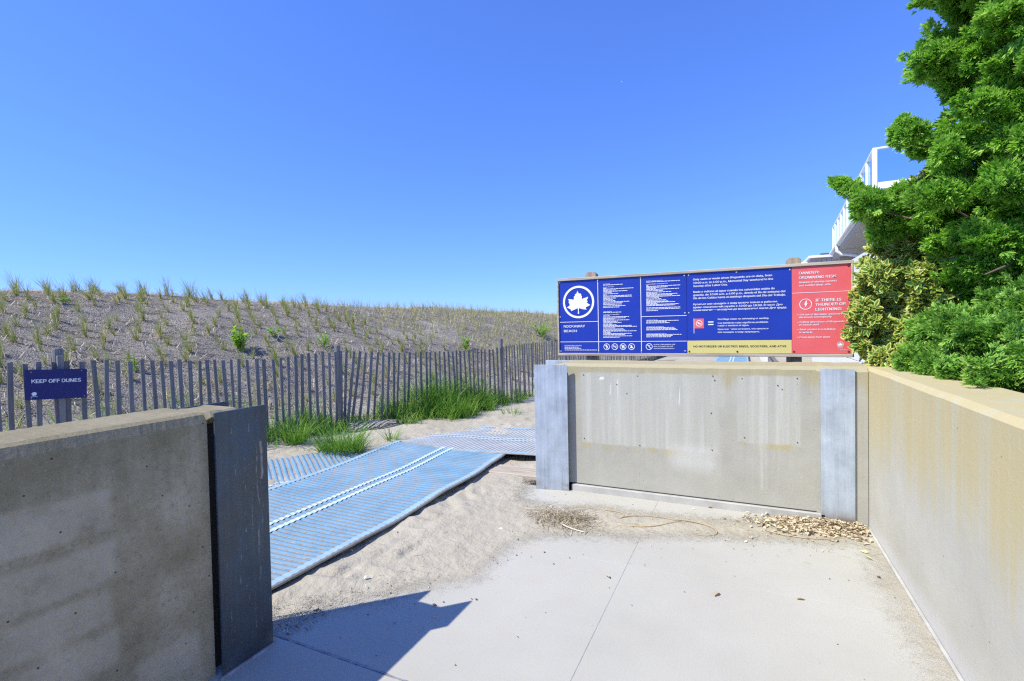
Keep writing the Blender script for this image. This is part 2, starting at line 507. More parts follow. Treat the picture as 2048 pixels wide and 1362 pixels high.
MT['litter'] = leaf_mat("dead_leaf", [(0.0, (0.18, 0.12, 0.075)), (0.3, (0.40, 0.31, 0.20)), (0.7, (0.60, 0.51, 0.35)), (0.97, (0.72, 0.65, 0.48)), (1.0, (0.50, 0.55, 0.18))], trans=0.12, rough=0.7)
MT['stalk'] = plain("dry_stalk", (0.47, 0.37, 0.22), 0.7, 0.25, 14)
MT['stick'] = plain("bleached_stick", (0.62, 0.56, 0.46), 0.7, 0.2, 14)
MT['shell'] = plain("bleached_shell", (0.76, 0.73, 0.68), 0.5, 0.12, 30)
MT['pebble'] = leaf_mat("pebbles", [(0.0, (0.05, 0.045, 0.04)), (0.5, (0.20, 0.17, 0.14)), (0.8, (0.45, 0.38, 0.3)), (1.0, (0.75, 0.72, 0.66))], trans=0.0, rough=0.7)
MT['plane'] = plain("aircraft_white", (0.85, 0.85, 0.85), 0.4, 0.02)

# ------------------------------------------------------------------ helpers
ORG = {}


def tag(o, label=None, cat=None, group=None, kind=None):
    for k, v in (("label", label), ("category", cat), ("group", group), ("kind", kind)):
        if v:
            o[k] = v
    return o


def thing(name, loc, label, cat, group=None):
    o = bpy.data.objects.new(name, None)
    o.empty_display_size = 0.1
    o.location = loc
    col.objects.link(o)
    ORG[o] = Vector(loc)
    return tag(o, label, cat, group)


def link(name, me, mat, parent=None):
    o = bpy.data.objects.new(name, me)
    if mat is not None and len(me.materials) == 0:
        me.materials.append(mat)
    col.objects.link(o)
    ORG[o] = Vector((0, 0, 0))
    if parent is not None:
        o.parent = parent
        ORG[o] = ORG[parent]
    return o


def shift(V, parent):
    if parent is None:
        return V
    return np.asarray(V, float) - np.array(ORG[parent])


def mesh(name, V, F, mat, parent=None, smooth=False):
    me = bpy.data.meshes.new(name)
    me.from_pydata(np.asarray(shift(V, parent)).tolist(), [], [tuple(int(i) for i in f) for f in F])
    if smooth:
        me.polygons.foreach_set("use_smooth", [True] * len(me.polygons))
    return link(name, me, mat, parent)


def nmesh(name, V, Q, mat, parent=None, smooth=False, attrs=None, uv=None):
    """big mesh of equal polygons (n,k) from numpy arrays"""
    V = np.asarray(shift(V, parent), np.float32)
    Q = np.asarray(Q, np.int32)
    k = Q.shape[1]
    me = bpy.data.meshes.new(name)
    me.vertices.add(len(V))
    me.vertices.foreach_set("co", V.ravel())
    me.loops.add(Q.size)
    me.loops.foreach_set("vertex_index", Q.ravel())
    me.polygons.add(len(Q))
    me.polygons.foreach_set("loop_start", np.arange(0, Q.size, k, dtype=np.int32))
    if smooth:
        me.polygons.foreach_set("use_smooth", np.ones(len(Q), bool))
    for n_, a in (attrs or {}).items():
        at = me.attributes.new(n_, 'FLOAT', 'POINT')
        at.data.foreach_set("value", np.asarray(a, np.float32))
    if uv is not None:
        l = me.uv_layers.new(name="UVMap")
        l.data.foreach_set("uv", np.asarray(uv, np.float32)[Q.ravel()].ravel())
    me.update(calc_edges=True)
    me.validate()
    return link(name, me, mat, parent)


def box(name, x0, x1, y0, y1, z0, z1, mat, parent=None, bev=0.004, M=None):
    bm = bmesh.new()
    bmesh.ops.create_cube(bm, size=1)
    for v in bm.verts:
        v.co = Vector(((x0 + x1) / 2 + v.co.x * (x1 - x0), (y0 + y1) / 2 + v.co.y * (y1 - y0), (z0 + z1) / 2 + v.co.z * (z1 - z0)))
    if bev:
        bmesh.ops.bevel(bm, geom=bm.edges[:], offset=bev, segments=1, affect='EDGES', profile=0.7)
    if M is not None:
        bm.transform(M)
    if parent is not None:
        bmesh.ops.translate(bm, vec=-ORG[parent], verts=bm.verts[:])
    me = bpy.data.meshes.new(name)
    bm.to_mesh(me)
    bm.free()
    return link(name, me, mat, parent)


def prism(name, prof, a0, a1, mat, parent=None, axis='Y', bev=0, cuts=1, jit=0.0):
    """extrude a closed profile along Y (profile in x,z) or X (profile in y,z)"""
    n = len(prof)
    V, F = [], []
    for k in range(cuts + 1):
        a = a0 + (a1 - a0) * k / cuts
        for (p, q) in prof:
            j = (random.uniform(-jit, jit), random.uniform(-jit, jit)) if jit and q > 0.5 else (0, 0)
            V.append((p + j[0], a, q + j[1]) if axis == 'Y' else (a, p + j[0], q + j[1]))
    for k in range(cuts):
        for i in range(n):
            j = (i + 1) % n
            F.append((k * n + i, k * n + j, (k + 1) * n + j, (k + 1) * n + i))
    F.append(tuple(range(n)))
    F.append(tuple(range(cuts * n, cuts * n + n))[::-1])
    o = mesh(name, V, F, mat, parent)
    bm = bmesh.new()
    bm.from_mesh(o.data)
    bmesh.ops.recalc_face_normals(bm, faces=bm.faces[:])
    if bev:
        bmesh.ops.bevel(bm, geom=bm.edges[:], offset=bev, segments=1, affect='EDGES')
    bm.to_mesh(o.data)
    bm.free()
    return o


def tube_data(pts, rad, ns=8, cap=True):
    pts = [Vector(p) for p in pts]
    V, F = [], []
    n = len(pts)
    for i, p in enumerate(pts):
        d = (pts[min(i + 1, n - 1)] - pts[max(i - 1, 0)]).normalized()
        a = d.cross(Vector((0.13, 0.31, 0.94)))
        if a.length < 0.05:
            a = d.cross(Vector((1, 0, 0)))
        a.normalize()
        b = d.cross(a)
        r = rad[i] if hasattr(rad, '__len__') else rad
        for k in range(ns):
            t = 2 * math.pi * k / ns
            V.append(tuple(p + a * (r * math.cos(t)) + b * (r * math.sin(t))))
    for i in range(n - 1):
        for k in range(ns):
            F.append((i * ns + k, i * ns + (k + 1) % ns, (i + 1) * ns + (k + 1) % ns, (i + 1) * ns + k))
    if cap:
        F.append(tuple(range(ns))[::-1])
        F.append(tuple(range((n - 1) * ns, n * ns)))
    return V, F


def tube(name, pts, rad, mat, parent=None, ns=8, smooth=True):
    V, F = tube_data(pts, rad, ns)
    return mesh(name, V, F, mat, parent, smooth)


def copy_tree(o, parent=None):
    c = o.copy()
    col.objects.link(c)
    c.parent = parent
    for ch in list(o.children):
        copy_tree(ch, c)
    return c


def vnoise(x, y, seed=0):
    xi = np.floor(x).astype(np.int64)
    yi = np.floor(y).astype(np.int64)
    fx, fy = x - xi, y - yi
    fx = fx * fx * (3 - 2 * fx)
    fy = fy * fy * (3 - 2 * fy)

    def h(a, b):
        n = (a * 374761393 + b * 668265263 + seed * 1442695041) & 0x7fffffff
        n = ((n ^ (n >> 13)) * 1274126177) & 0x7fffffff
        return ((n ^ (n >> 16)) & 0xffff) / 65535.0
    return (h(xi, yi) * (1 - fx) + h(xi + 1, yi) * fx) * (1 - fy) + (h(xi, yi + 1) * (1 - fx) + h(xi + 1, yi + 1) * fx) * fy - 0.5


def fbm(x, y, sc, oct=4, seed=0, gain=0.5):
    r = 0
    a = 1.0
    for o in range(oct):
        r = r + a * vnoise(x / sc * 2 ** o + 17.3 * o, y / sc * 2 ** o - 9.1 * o, seed + o)
        a *= gain
    return r


# fence line in plan, and the ground height
FY = [-20, 4.45, 5.78, 9.16, 12, 30, 60, 200]
FX = [-6.0, -6.0, -5.6, -4.5, -4.2, -3.5, -3.0, -2.0]


def fence_x(y):
    return np.interp(y, FY, FX)


def ground_z(x, y):
    x = np.asarray(x, float)
    y = np.asarray(y, float)
    s = fence_x(y) - x
    crest = 6.3 + 0.02 * np.clip(y, 0, 60)
    q = 1 - s / crest
    f = 1 - (np.sqrt(q * q + 0.012) + q) / 2
    dune = 2.42 * np.clip(f, 0, 1.0) - 0.02 * np.clip(s - 9, 0, 40)
    dune = dune + np.clip(s, 0, 1) * (0.10 * fbm(x, y, 1.3, 4, 3) + 0.16 * fbm(x, y, 4.0, 2, 9))
    rise = 0.10 * np.clip((-4.2 - x) / 1.6, 0, 1) * np.clip((9 - y) / 3, 0, 1)
    flat = 0.03 + rise + 0.05 * fbm(x, y, 0.9, 4, 21) + 0.012 * fbm(x, y, 0.13, 3, 33)
    flat = flat * np.clip((-1.7 - x) / 0.7, 0, 1) + 0.004
    flat = np.where(y > 4.9, 0.03 + 0.05 * fbm(x, y, 0.9, 4, 21) + rise, flat)
    return np.where(s > 0, flat + dune, flat)


def gz(x, y):
    return float(ground_z(np.array([x]), np.array([y]))[0])


# sign lettering and foliage tables: x, z, width, cap height / x, y, z, radius
TEXT= [('ROCKAWAY', -1.738, 1.548, 0.233, 0.0344, 'w', 1), ('BEACH', -1.737, 1.499, 0.143, 0.0344, 'w', 1), ('OPERATING HOURS', -1.732, 1.351, 0.186, 0.0146, 'w', 1), ('GLASS CONTAINERS ARE', -0.808, 1.359, 0.202, 0.0135, 'w', 1), ('NOT ALLOWED ON THE', -0.808, 1.34, 0.181, 0.0135, 'w', 1), ('BEACH OR BOARDWALK', -0.807, 1.32, 0.193, 0.0135, 'w', 1), ('WELCOME', -1.305, 1.981, 0.068, 0.0107, 'w', 1), ('RULES PROHIBIT', -1.306, 1.95, 0.113, 0.0107, 'w', 1), ('BIENVENIDOS', -1.305, 1.7, 0.085, 0.0108, 'w', 1), ('LAS REGLAS PROHÍBEN', -1.306, 1.668, 0.161, 0.0108, 'w', 1), ('ДОБРО ПОЖАЛОВАТЬ', -0.874, 1.987, 0.156, 0.0103, 'w', 1), ('ПРАВИЛАМИ ЗАПРЕЩАЕТСЯ', -0.874, 1.955, 0.205, 0.0103, 'w', 1), ('SAFETY RULES', -0.873, 1.602, 0.102, 0.0104, 'w', 1), ('NORMAS DE SEGURIDAD', -0.873, 1.535, 0.163, 0.0104, 'w', 1), ('ПРАВИЛА БЕЗОПАСНОСТИ', -0.874, 1.467, 0.187, 0.0104, 'w', 1), ('Only swim or wade when lifeguards are on duty, from', -0.437, 1.972, 0.665, 0.0242, 'w', 1), ('10:00 a.m. to 6:00 p.m., Memorial Day weekend to the', -0.435, 1.939, 0.671, 0.0242, 'w', 1), ('Sunday after Labor Day.', -0.435, 1.909, 0.3, 0.0242, 'w', 1), ('Nade o métase al agua cuando los salvavidas estén de', -0.436, 1.854, 0.684, 0.0242, 'w', 1), ('guardia, de 10:00 a.m. a 6:00 p.m., desde el fin de semana del', -0.436, 1.824, 0.768, 0.0242, 'w', 1), ('Día de los Caídos hasta el domingo después del Día del Trabajo.', -0.437, 1.794, 0.771, 0.0242, 'w', 1), ('Купаться или заходить в воду можно только в рабочее', -0.437, 1.737, 0.705, 0.0234, 'w', 1), ('время спасательной службы с 10:00 до 18:00. В честь Дня', -0.437, 1.708, 0.745, 0.0234, 'w', 1), ('поминовения — выходные до воскресенья после Дня труда.', -0.438, 1.681, 0.781, 0.0234, 'w', 1), ('Red flags mean no swimming or wading.', -0.222, 1.591, 0.424, 0.0197, 'w', 1), ('Las banderas rojas significan prohibido', -0.222, 1.556, 0.416, 0.0197, 'w', 1), ('nadar o meterse al agua.', -0.223, 1.531, 0.263, 0.0197, 'w', 1), ('Красные флаги означают, что купаться', -0.223, 1.498, 0.418, 0.0189, 'w', 1), ('или заходить в воду запрещено.', -0.223, 1.471, 0.349, 0.0189, 'w', 1), ('NO MOTORIZED OR ELECTRIC BIKES, SCOOTERS, AND ATVS', -0.44, 1.337, 0.774, 0.0235, 'k', 0.5), ('DANGER:', 0.438, 1.973, 0.151, 0.0307, 'w', 1), ('DROWNING RISK', 0.438, 1.932, 0.274, 0.0307, 'w', 1), ('Beware of strong currents', 0.438, 1.896, 0.279, 0.02, 'w', 1), ('and sudden drop-offs.', 0.437, 1.868, 0.239, 0.02, 'w', 1), ('IF THERE IS', 0.56, 1.731, 0.188, 0.0319, 'w', 1), ('THUNDER OR', 0.56, 1.693, 0.219, 0.0319, 'w', 1), ('LIGHTNING:', 0.56, 1.652, 0.191, 0.0319, 'w', 1), ('• Get out of the water and leave', 0.424, 1.614, 0.331, 0.0193, 'w', 1), ('the beach immediately', 0.436, 1.591, 0.243, 0.0193, 'w', 1), ('• Follow directions of lifeguards', 0.424, 1.549, 0.347, 0.0193, 'w', 1), ('or beach staff', 0.436, 1.525, 0.15, 0.0193, 'w', 1), ('• Seek shelter in a building', 0.423, 1.484, 0.28, 0.0193, 'w', 1), ('or vehicle', 0.435, 1.459, 0.101, 0.0193, 'w', 1), ('• Keep away from trees', 0.423, 1.417, 0.243, 0.0193, 'w', 1)]
FINE= [(-1.305, -1.098, 1.972), (-1.306, -1.265, 1.939), (-1.306, -1.0, 1.93), (-1.306, -1.175, 1.918), (-1.306, -1.06, 1.906), (-1.306, -1.216, 1.893), (-1.307, -1.149, 1.881), (-1.307, -1.271, 1.869), (-1.307, -1.014, 1.859), (-1.307, -1.015, 1.848), (-1.307, -1.176, 1.836), (-1.308, -1.209, 1.823), (-1.308, -1.184, 1.811), (-1.308, -1.042, 1.798), (-1.308, -1.111, 1.786), (-1.308, -1.119, 1.773), (-1.309, -1.075, 1.757), (-1.309, -1.136, 1.744), (-1.31, -1.124, 1.692), (-1.31, -1.245, 1.657), (-1.31, -1.046, 1.645), (-1.311, -1.081, 1.633), (-1.311, -1.195, 1.623), (-1.311, -1.044, 1.612), (-1.311, -1.163, 1.599), (-1.311, -1.122, 1.587), (-1.312, -1.217, 1.574), (-1.312, -1.172, 1.564), (-1.312, -1.017, 1.555), (-1.312, -0.969, 1.545), (-1.312, -1.188, 1.533), (-1.312, -1.102, 1.521), (-1.313, -1.082, 1.51), (-1.313, -0.975, 1.5), (-1.313, -1.231, 1.487), (-1.313, -1.025, 1.475), (-1.313, -1.083, 1.465), (-1.313, -1.018, 1.45), (-1.314, -1.145, 1.437), (-0.872, -0.557, 1.978), (-0.873, -0.846, 1.943), (-0.873, -0.554, 1.934), (-0.873, -0.67, 1.923), (-0.873, -0.78, 1.912), (-0.873, -0.565, 1.903), (-0.874, -0.708, 1.891), (-0.874, -0.633, 1.876), (-0.874, -0.769, 1.865), (-0.874, -0.581, 1.855), (-0.874, -0.629, 1.845), (-0.874, -0.557, 1.834), (-0.875, -0.754, 1.821), (-0.875, -0.732, 1.809), (-0.875, -0.686, 1.797), (-0.875, -0.664, 1.785), (-0.875, -0.604, 1.777), (-0.875, -0.767, 1.766), (-0.875, -0.567, 1.755), (-0.876, -0.604, 1.745), (-0.876, -0.556, 1.723), (-0.876, -0.556, 1.711), (-0.876, -0.764, 1.695), (-0.877, -0.572, 1.595), (-0.878, -0.685, 1.584), (-0.878, -0.655, 1.574), (-0.878, -0.614, 1.527), (-0.879, -0.592, 1.516), (-0.879, -0.584, 1.506), (-0.879, -0.548, 1.459), (-0.879, -0.63, 1.448), (-0.88, -0.638, 1.437), (-1.733, -1.581, 1.337), (-1.733, -1.55, 1.325), (-1.733, -1.381, 1.307)]
TREE= [(1.35, 5.093, 2.954, 0.117), (1.868, 4.532, 2.941, 0.118), (1.629, 4.922, 3.836, 0.156), (1.397, 4.603, 2.503, 0.104), (1.561, 4.345, 2.701, 0.093), (1.677, 4.372, 2.913, 0.136), (1.505, 4.307, 2.071, 0.133), (1.329, 4.679, 2.113, 0.109), (1.492, 4.545, 3.363, 0.118), (1.451, 4.553, 2.149, 0.15), (1.713, 4.481, 1.941, 0.103), (1.62, 4.13, 2.659, 0.096), (0.864, 4.542, 2.432, 0.114), (1.638, 4.262, 3.658, 0.09), (1.435, 4.462, 3.869, 0.117), (1.815, 4.652, 3.182, 0.124), (1.526, 4.59, 2.778, 0.133), (1.402, 4.267, 2.94, 0.11), (1.447, 4.161, 2.392, 0.092), (1.713, 4.64, 3.479, 0.121), (1.626, 4.27, 3.438, 0.121), (1.637, 4.416, 2.235, 0.108), (1.803, 4.596, 2.538, 0.143), (1.204, 5.134, 2.371, 0.168), (1.474, 4.81, 2.379, 0.152), (1.953, 4.924, 2.368, 0.103), (1.578, 4.352, 3.81, 0.097), (1.594, 4.564, 3.189, 0.106), (1.693, 4.611, 2.612, 0.128), (1.625, 4.781, 2.314, 0.136), (1.796, 4.972, 3.039, 0.111), (1.514, 4.249, 3.475, 0.127), (1.295, 4.408, 2.665, 0.105), (1.311, 4.746, 2.305, 0.121), (1.609, 4.571, 3.774, 0.141), (1.483, 4.674, 2.646, 0.12), (1.458, 4.759, 3.872, 0.123), (1.47, 4.922, 3.669, 0.128), (1.559, 4.184, 2.362, 0.095), (1.392, 4.571, 2.852, 0.113), (1.533, 4.639, 2.003, 0.117), (1.649, 4.143, 3.132, 0.098), (1.932, 4.797, 3.772, 0.104), (1.504, 4.866, 3.282, 0.132), (1.318, 4.69, 3.452, 0.154), (1.304, 4.603, 3.946, 0.149), (1.57, 4.592, 3.525, 0.151), (1.865, 4.611, 3.526, 0.121), (1.747, 4.538, 2.114, 0.131), (1.594, 4.354, 3.213, 0.123), (1.178, 4.214, 2.374, 0.115), (1.891, 4.595, 3.816, 0.135), (1.92, 4.713, 2.688, 0.134), (1.623, 4.544, 1.954, 0.114)]
JUN= [(1.383, 3.914, 1.319, 0.132), (1.332, 3.587, 1.243, 0.099), (1.497, 3.731, 1.381, 0.085), (1.298, 3.943, 1.612, 0.116), (1.435, 3.829, 1.653, 0.09), (1.424, 3.499, 1.279, 0.115), (1.416, 3.596, 1.571, 0.084), (1.172, 3.874, 1.403, 0.121), (1.06, 4.149, 1.273, 0.128), (1.106, 4.29, 1.462, 0.107), (1.304, 3.969, 1.27, 0.128), (1.277, 3.788, 1.447, 0.124), (1.422, 3.77, 1.418, 0.101), (1.199, 3.931, 1.654, 0.09), (1.355, 3.852, 1.694, 0.101), (1.39, 3.962, 1.547, 0.087), (1.175, 3.892, 1.266, 0.13), (1.142, 4.029, 1.506, 0.131), (1.397, 3.508, 1.681, 0.075)]
EUO= [(1.105, 4.734, 1.855, 0.144), (1.12, 4.832, 1.456, 0.154), (1.036, 4.929, 1.42, 0.136), (0.997, 4.954, 1.631, 0.128), (1.333, 4.986, 1.512, 0.129), (1.274, 4.764, 1.703, 0.115), (1.225, 5.005, 2.013, 0.142), (0.916, 4.934, 1.745, 0.137), (1.23, 4.857, 1.349, 0.157), (1.277, 4.887, 1.853, 0.153), (1.101, 4.792, 1.321, 0.131), (1.112, 4.961, 1.683, 0.169), (0.983, 4.888, 1.3, 0.137), (0.932, 4.992, 1.421, 0.132), (1.185, 4.74, 1.634, 0.114), (1.112, 5.031, 2.056, 0.16), (0.937, 4.768, 1.851, 0.142), (1.329, 4.924, 1.998, 0.123), (1.386, 4.872, 1.818, 0.127), (1.438, 5.01, 1.625, 0.118), (1.172, 4.75, 1.757, 0.11), (0.872, 4.793, 1.572, 0.139)]
# ================================================================== SETTING
# ---- ground to the horizon
g = mesh("ground", [(-3000, -3000, -0.09), (3000, -3000, -0.09), (3000, 3000, -0.09), (-3000, 3000, -0.09)], [(0, 1, 2, 3)], MT['sand'])
tag(g, kind='structure')

# ---- concrete walkway of cast slabs
walk = mesh("walkway", [(-2.6, -5, -0.0014), (0.9, -5, -0.0014), (0.9, 4.46, -0.0014), (-2.6, 4.46, -0.0014)], [(0, 1, 2, 3)], MT['joint'])
tag(walk, kind='structure')
J = 0.0012
for (x0, x1, y0, y1) in ((-2.6, -0.70, -5, -1.4), (-2.6, -0.70, -1.4, 1.725), (-2.6, -0.70, 1.74, 3.17), (-2.6, -0.70, 3.17, 4.46),
                         (-0.70, 0.82, -5, -1.4), (-0.70, 0.82, -1.4, 0.4), (-0.70, 0.82, 0.4, 3.17), (-0.70, 0.82, 3.17, 4.46)):
    box("slab", x0 + J, x1 - J, y0 + J, y1 - J, -0.07, 0.0, MT['floor'], walk, 0.0015)
V, F = [], []
nj = 60
for i in range(nj + 1):
    x = -2.2 + 1.5 * i / nj
    for yy in (1.7285, 1.7365):
        V.append((x, yy + random.uniform(-.0012, .0012), 0.0005 + random.uniform(-.0025, .0015)))
F = [(2 * i, 2 * i + 2, 2 * i + 3, 2 * i + 1) for i in range(nj)]
mesh("joint_filler", V, F, MT['joint'], walk)

# ---- sand: beach sand spilling over the walkway
SP = [(-2.9, 0.6), (-2.42, 1.70), (-2.22, 1.84), (-2.06, 2.12), (-1.72, 2.40), (-1.5, 2.64), (-1.48, 3.06), (-1.38, 3.38), (-0.82, 3.52),
      (-0.25, 3.82), (0.28, 3.93), (0.72, 4.05), (0.755, 3.2), (0.765, 2.0), (0.765, 0.3), (0.95, 0.3), (0.95, 4.6), (0.6, 4.42), (0.03, 4.30),
      (-0.4, 4.22), (-0.8, 4.16), (-1.15, 4.18), (-1.5, 4.02), (-1.86, 4.05), (-1.93, 4.3), (-1.95, 5.0), (-6.8, 5.0), (-6.8, 0.6)]


def poly_sd(px, py, poly):
    d = np.full(px.shape, 1e9)
    ins = np.zeros(px.shape, bool)
    n = len(poly)
    for i in range(n):
        x1, y1 = poly[i]
        x2, y2 = poly[(i + 1) % n]
        ex, ey = x2 - x1, y2 - y1
        t = np.clip(((px - x1) * ex + (py - y1) * ey) / (ex * ex + ey * ey), 0, 1)
        d = np.minimum(d, np.hypot(px - x1 - t * ex, py - y1 - t * ey))
        if y1 != y2:
            c = ((y1 > py) != (y2 > py)) & (px < (x2 - x1) * (py - y1) / (y2 - y1) + x1)
            ins ^= c
    return np.where(ins, d, -d)


gx = np.arange(-7.2, 0.86, 0.026)
gy = np.concatenate([np.arange(0.5, 6.5, 0.026), np.arange(6.5, 14.0, 0.06)])
X, Y = np.meshgrid(gx, gy)
sd = poly_sd(X, Y, SP) + 0.10 * fbm(X, Y, 0.35, 4, 5)
cover = np.clip((sd + 0.13) / 0.30, 0, 1.4)
cover = np.where((Y > 4.86), 1.4, cover)
Z = ground_z(X, Y)
onslab = (X > -2.25) & (Y < 4.88)
film = 0.0006 + 0.022 * np.clip((sd - 0.17) / 0.5, 0, 1) + 0.012 * np.clip((sd - 0.16) / 0.2, 0, 1) * (fbm(X, Y, 0.16, 3, 8) + 0.35)
w = np.clip((X + 2.25) / 0.5, 0, 1)
Z = np.where(onslab, (1 - w) * np.maximum(Z, film) + w * film, Z)
Z = np.maximum(Z, np.where(onslab, 0.0006, -1))
# foot prints trodden into the loose sand
for _ in range(150):
    fx_, fy_ = random.uniform(-4.9, -1.75), random.uniform(1.8, 9.0)
    a = random.uniform(0, 6.3)
    L_, W_ = random.uniform(.07, .13), random.uniform(.035, .06)
    u = ((X - fx_) * math.cos(a) + (Y - fy_) * math.sin(a)) / L_
    v = (-(X - fx_) * math.sin(a) + (Y - fy_) * math.cos(a)) / W_
    r2 = u * u + v * v
    k = np.clip(cover - 0.6, 0, 0.8) / 0.8
    Z = Z + k * (-0.016 * np.exp(-r2) + 0.008 * np.exp(-(np.sqrt(r2) - 1.7) ** 2 * 3))
Z = np.maximum(Z, np.where(onslab, 0.0006, -1))
S_ = fence_x(Y) - X
ny, nx = X.shape
idx = np.arange(nx * ny).reshape(ny, nx)
Q = np.stack([idx[:-1, :-1], idx[:-1, 1:], idx[1:, 1:], idx[1:, :-1]], -1).reshape(-1, 4)
cv = cover.ravel()
keep = (cv[Q].max(1) > 0.02) & (S_.ravel()[Q].min(1) < 0.35)
Q = Q[keep]
used = np.unique(Q)
remap = -np.ones(nx * ny, np.int64)
remap[used] = np.arange(len(used))
P3 = np.stack([X.ravel(), Y.ravel(), Z.ravel()], 1)[used]
sand = nmesh("sand", P3, remap[Q], MT['film'], smooth=True, attrs={"cover": cv[used]})
tag(sand, kind='structure')

# ---- the dune behind the fence, covered in netting
sv = np.concatenate([np.arange(0.2, 8.6, 0.11), np.arange(8.6, 45, 1.2)])
yv = np.concatenate([np.arange(-14, 24, 0.13), np.arange(24, 60, 0.4), np.arange(60, 160, 3)])
SS, YY = np.meshgrid(sv, yv)
XX = fence_x(YY) - SS
ZZ = ground_z(XX, YY) + 0.004
ny, nx = XX.shape
idx = np.arange(nx * ny).reshape(ny, nx)
Q = np.stack([idx[:-1, :-1], idx[1:, :-1], idx[1:, 1:], idx[:-1, 1:]], -1).reshape(-1, 4)
net = np.clip((SS - 0.75 + 1.1 * fbm(XX, YY, 1.0, 4, 40)) / 0.5, 0, 1) * np.clip((7.6 - SS) / 1.0, 0, 1) * np.clip(1.15 + 1.3 * fbm(XX, YY, 1.7, 4, 77), 0.1, 1)
dune = nmesh("dune", np.stack([XX.ravel(), YY.ravel(), ZZ.ravel()], 1), Q, MT['dune'], smooth=True, attrs={"net": net.ravel()})
tag(dune, kind='structure')

# ================================================================== WALLS
# ---- right retaining wall
rw = thing("retaining_wall", (1.0, 1.0, 0), "long pale concrete wall with yellow stains, topped by overhanging bushes", "wall")
prism("wall_body", [(0.84, -0.06), (1.15, -0.06), (1.15, 1.21), (0.868, 1.205), (0.84, 1.18)], -5, 4.9, MT['rwall'], rw, 'Y', cuts=60, jit=0.0022)
box("base_footing", 0.822, 0.8385, -5, 4.40, -0.05, 0.012, MT['kerb'], rw, 0.003)

# ---- gate wall below the big sign
gw = thing("barrier_wall", (-0.4, 4.65, 0), "concrete barrier wall with two pale patches standing under the long rules sign", "wall")
prism("wall_body", [(4.485, 0.066), (4.485, 1.178), (4.525, 1.206), (4.86, 1.214), (4.86, 0.066)], -1.60, 0.838, MT['gwall'], gw, 'X', cuts=40, jit=0.0022)
box("kerb", -1.50, 0.56, 4.452, 4.84, -0.05, 0.060, MT['kerb'], gw, 0.005)
prism("pilaster", [(4.445, -0.05), (4.445, 1.168), (4.49, 1.20), (4.86, 1.20), (4.86, -0.05)], -1.66, -1.565, MT['gwall'], gw, 'X', cuts=6, jit=0.003)
prism("pilaster", [(4.468, -0.05), (4.468, 1.17), (4.53, 1.207), (4.84, 1.217), (4.84, -0.05)], 0.505, 0.836, MT['gwall'], gw, 'X', cuts=6, jit=0.003)
box("steel_plate", -0.158, 0.158, -0.006, 0.006, -0.03, 1.198, MT['steel'], gw, 0.0015, Matrix.Translation((-1.672, 4.400, 0)) @ Matrix.Rotation(0.19, 4, 'Z'))
box("steel_plate", -1.90, -1.60, 4.862, 4.874, -0.03, 1.21, MT['steel'], gw, 0.0015)
box("steel_plate", 0.530, 0.752, 4.452, 4.4655, -0.03, 1.193, MT['steel'], gw, 0.0015)
box("gap_strip", -1.50, 0.50, 4.482, 4.53, 0.058, 0.069, MT['dark'], gw, 0)  # thin dark strip in the gap between kerb and wall panel
for (bx, bz) in ((-1.375, 1.10), (-0.87, 1.10), (-0.245, 1.115), (-0.23, 1.08), (-1.375, 0.50), (-0.86, 0.475), (-0.255, 0.485), (-0.02, 1.10), (0.375, 1.11), (-0.005, 0.61), (0.375, 0.60), (-1.06, 1.02), (-0.97, 0.94), (0.24, 1.05), (0.27, 1.02), (-0.26, 0.80)):
    V, F = tube_data([(bx, 4.488, bz), (bx, 4.4815, bz)], [0.0055, 0.0045], 7)
    mesh("bolt_stub", V, F, MT['dark'], gw)

# ---- left wall ending in a steel faced slot
lw = thing("dark_concrete_wall", (-2.35, 0.5, 0), "shaded grey brown concrete wall with pale paint patches in the near corner", "wall")
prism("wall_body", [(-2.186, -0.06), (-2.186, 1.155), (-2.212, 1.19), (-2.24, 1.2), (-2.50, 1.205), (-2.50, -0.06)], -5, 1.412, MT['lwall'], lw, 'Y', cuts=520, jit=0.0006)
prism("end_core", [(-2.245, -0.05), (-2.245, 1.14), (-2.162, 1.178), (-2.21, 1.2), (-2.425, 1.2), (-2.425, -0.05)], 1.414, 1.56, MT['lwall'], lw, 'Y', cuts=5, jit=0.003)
box("slot_shade", -2.30, -2.238, 1.4125, 1.555, -0.04, 1.135, MT['dark'], lw, 0)  # dark strip put in as painted shade inside the slot
pl = box("steel_plate", -2.160, -2.148, 1.424, 1.686, -0.03, 1.198, MT['steel_dark'], lw, 0.0015)
box("steel_plate", -2.445, -2.433, 1.424, 1.686, -0.03, 1.202, MT['steel_dark'], lw, 0.0015)
box("sealant_bead", -2.147, -2.128, 1.40, 1.70, -0.02, 0.008, MT['joint'], lw, 0.004)

# ---- sill boards set into the sand at the gap
sb = thing("timber_sill", (-2.1, 4.72, 0), "bleached flat timber sill half buried in sand beside the zinc faced pillar", "sill")
for k in range(3):
    box("board", -2.52, -1.86, 4.60 + k * 0.105, 4.695 + k * 0.105, 0.0, 0.042 - 0.004 * k, MT['frame'], sb, 0.006)

# ================================================================== BEACH MATS


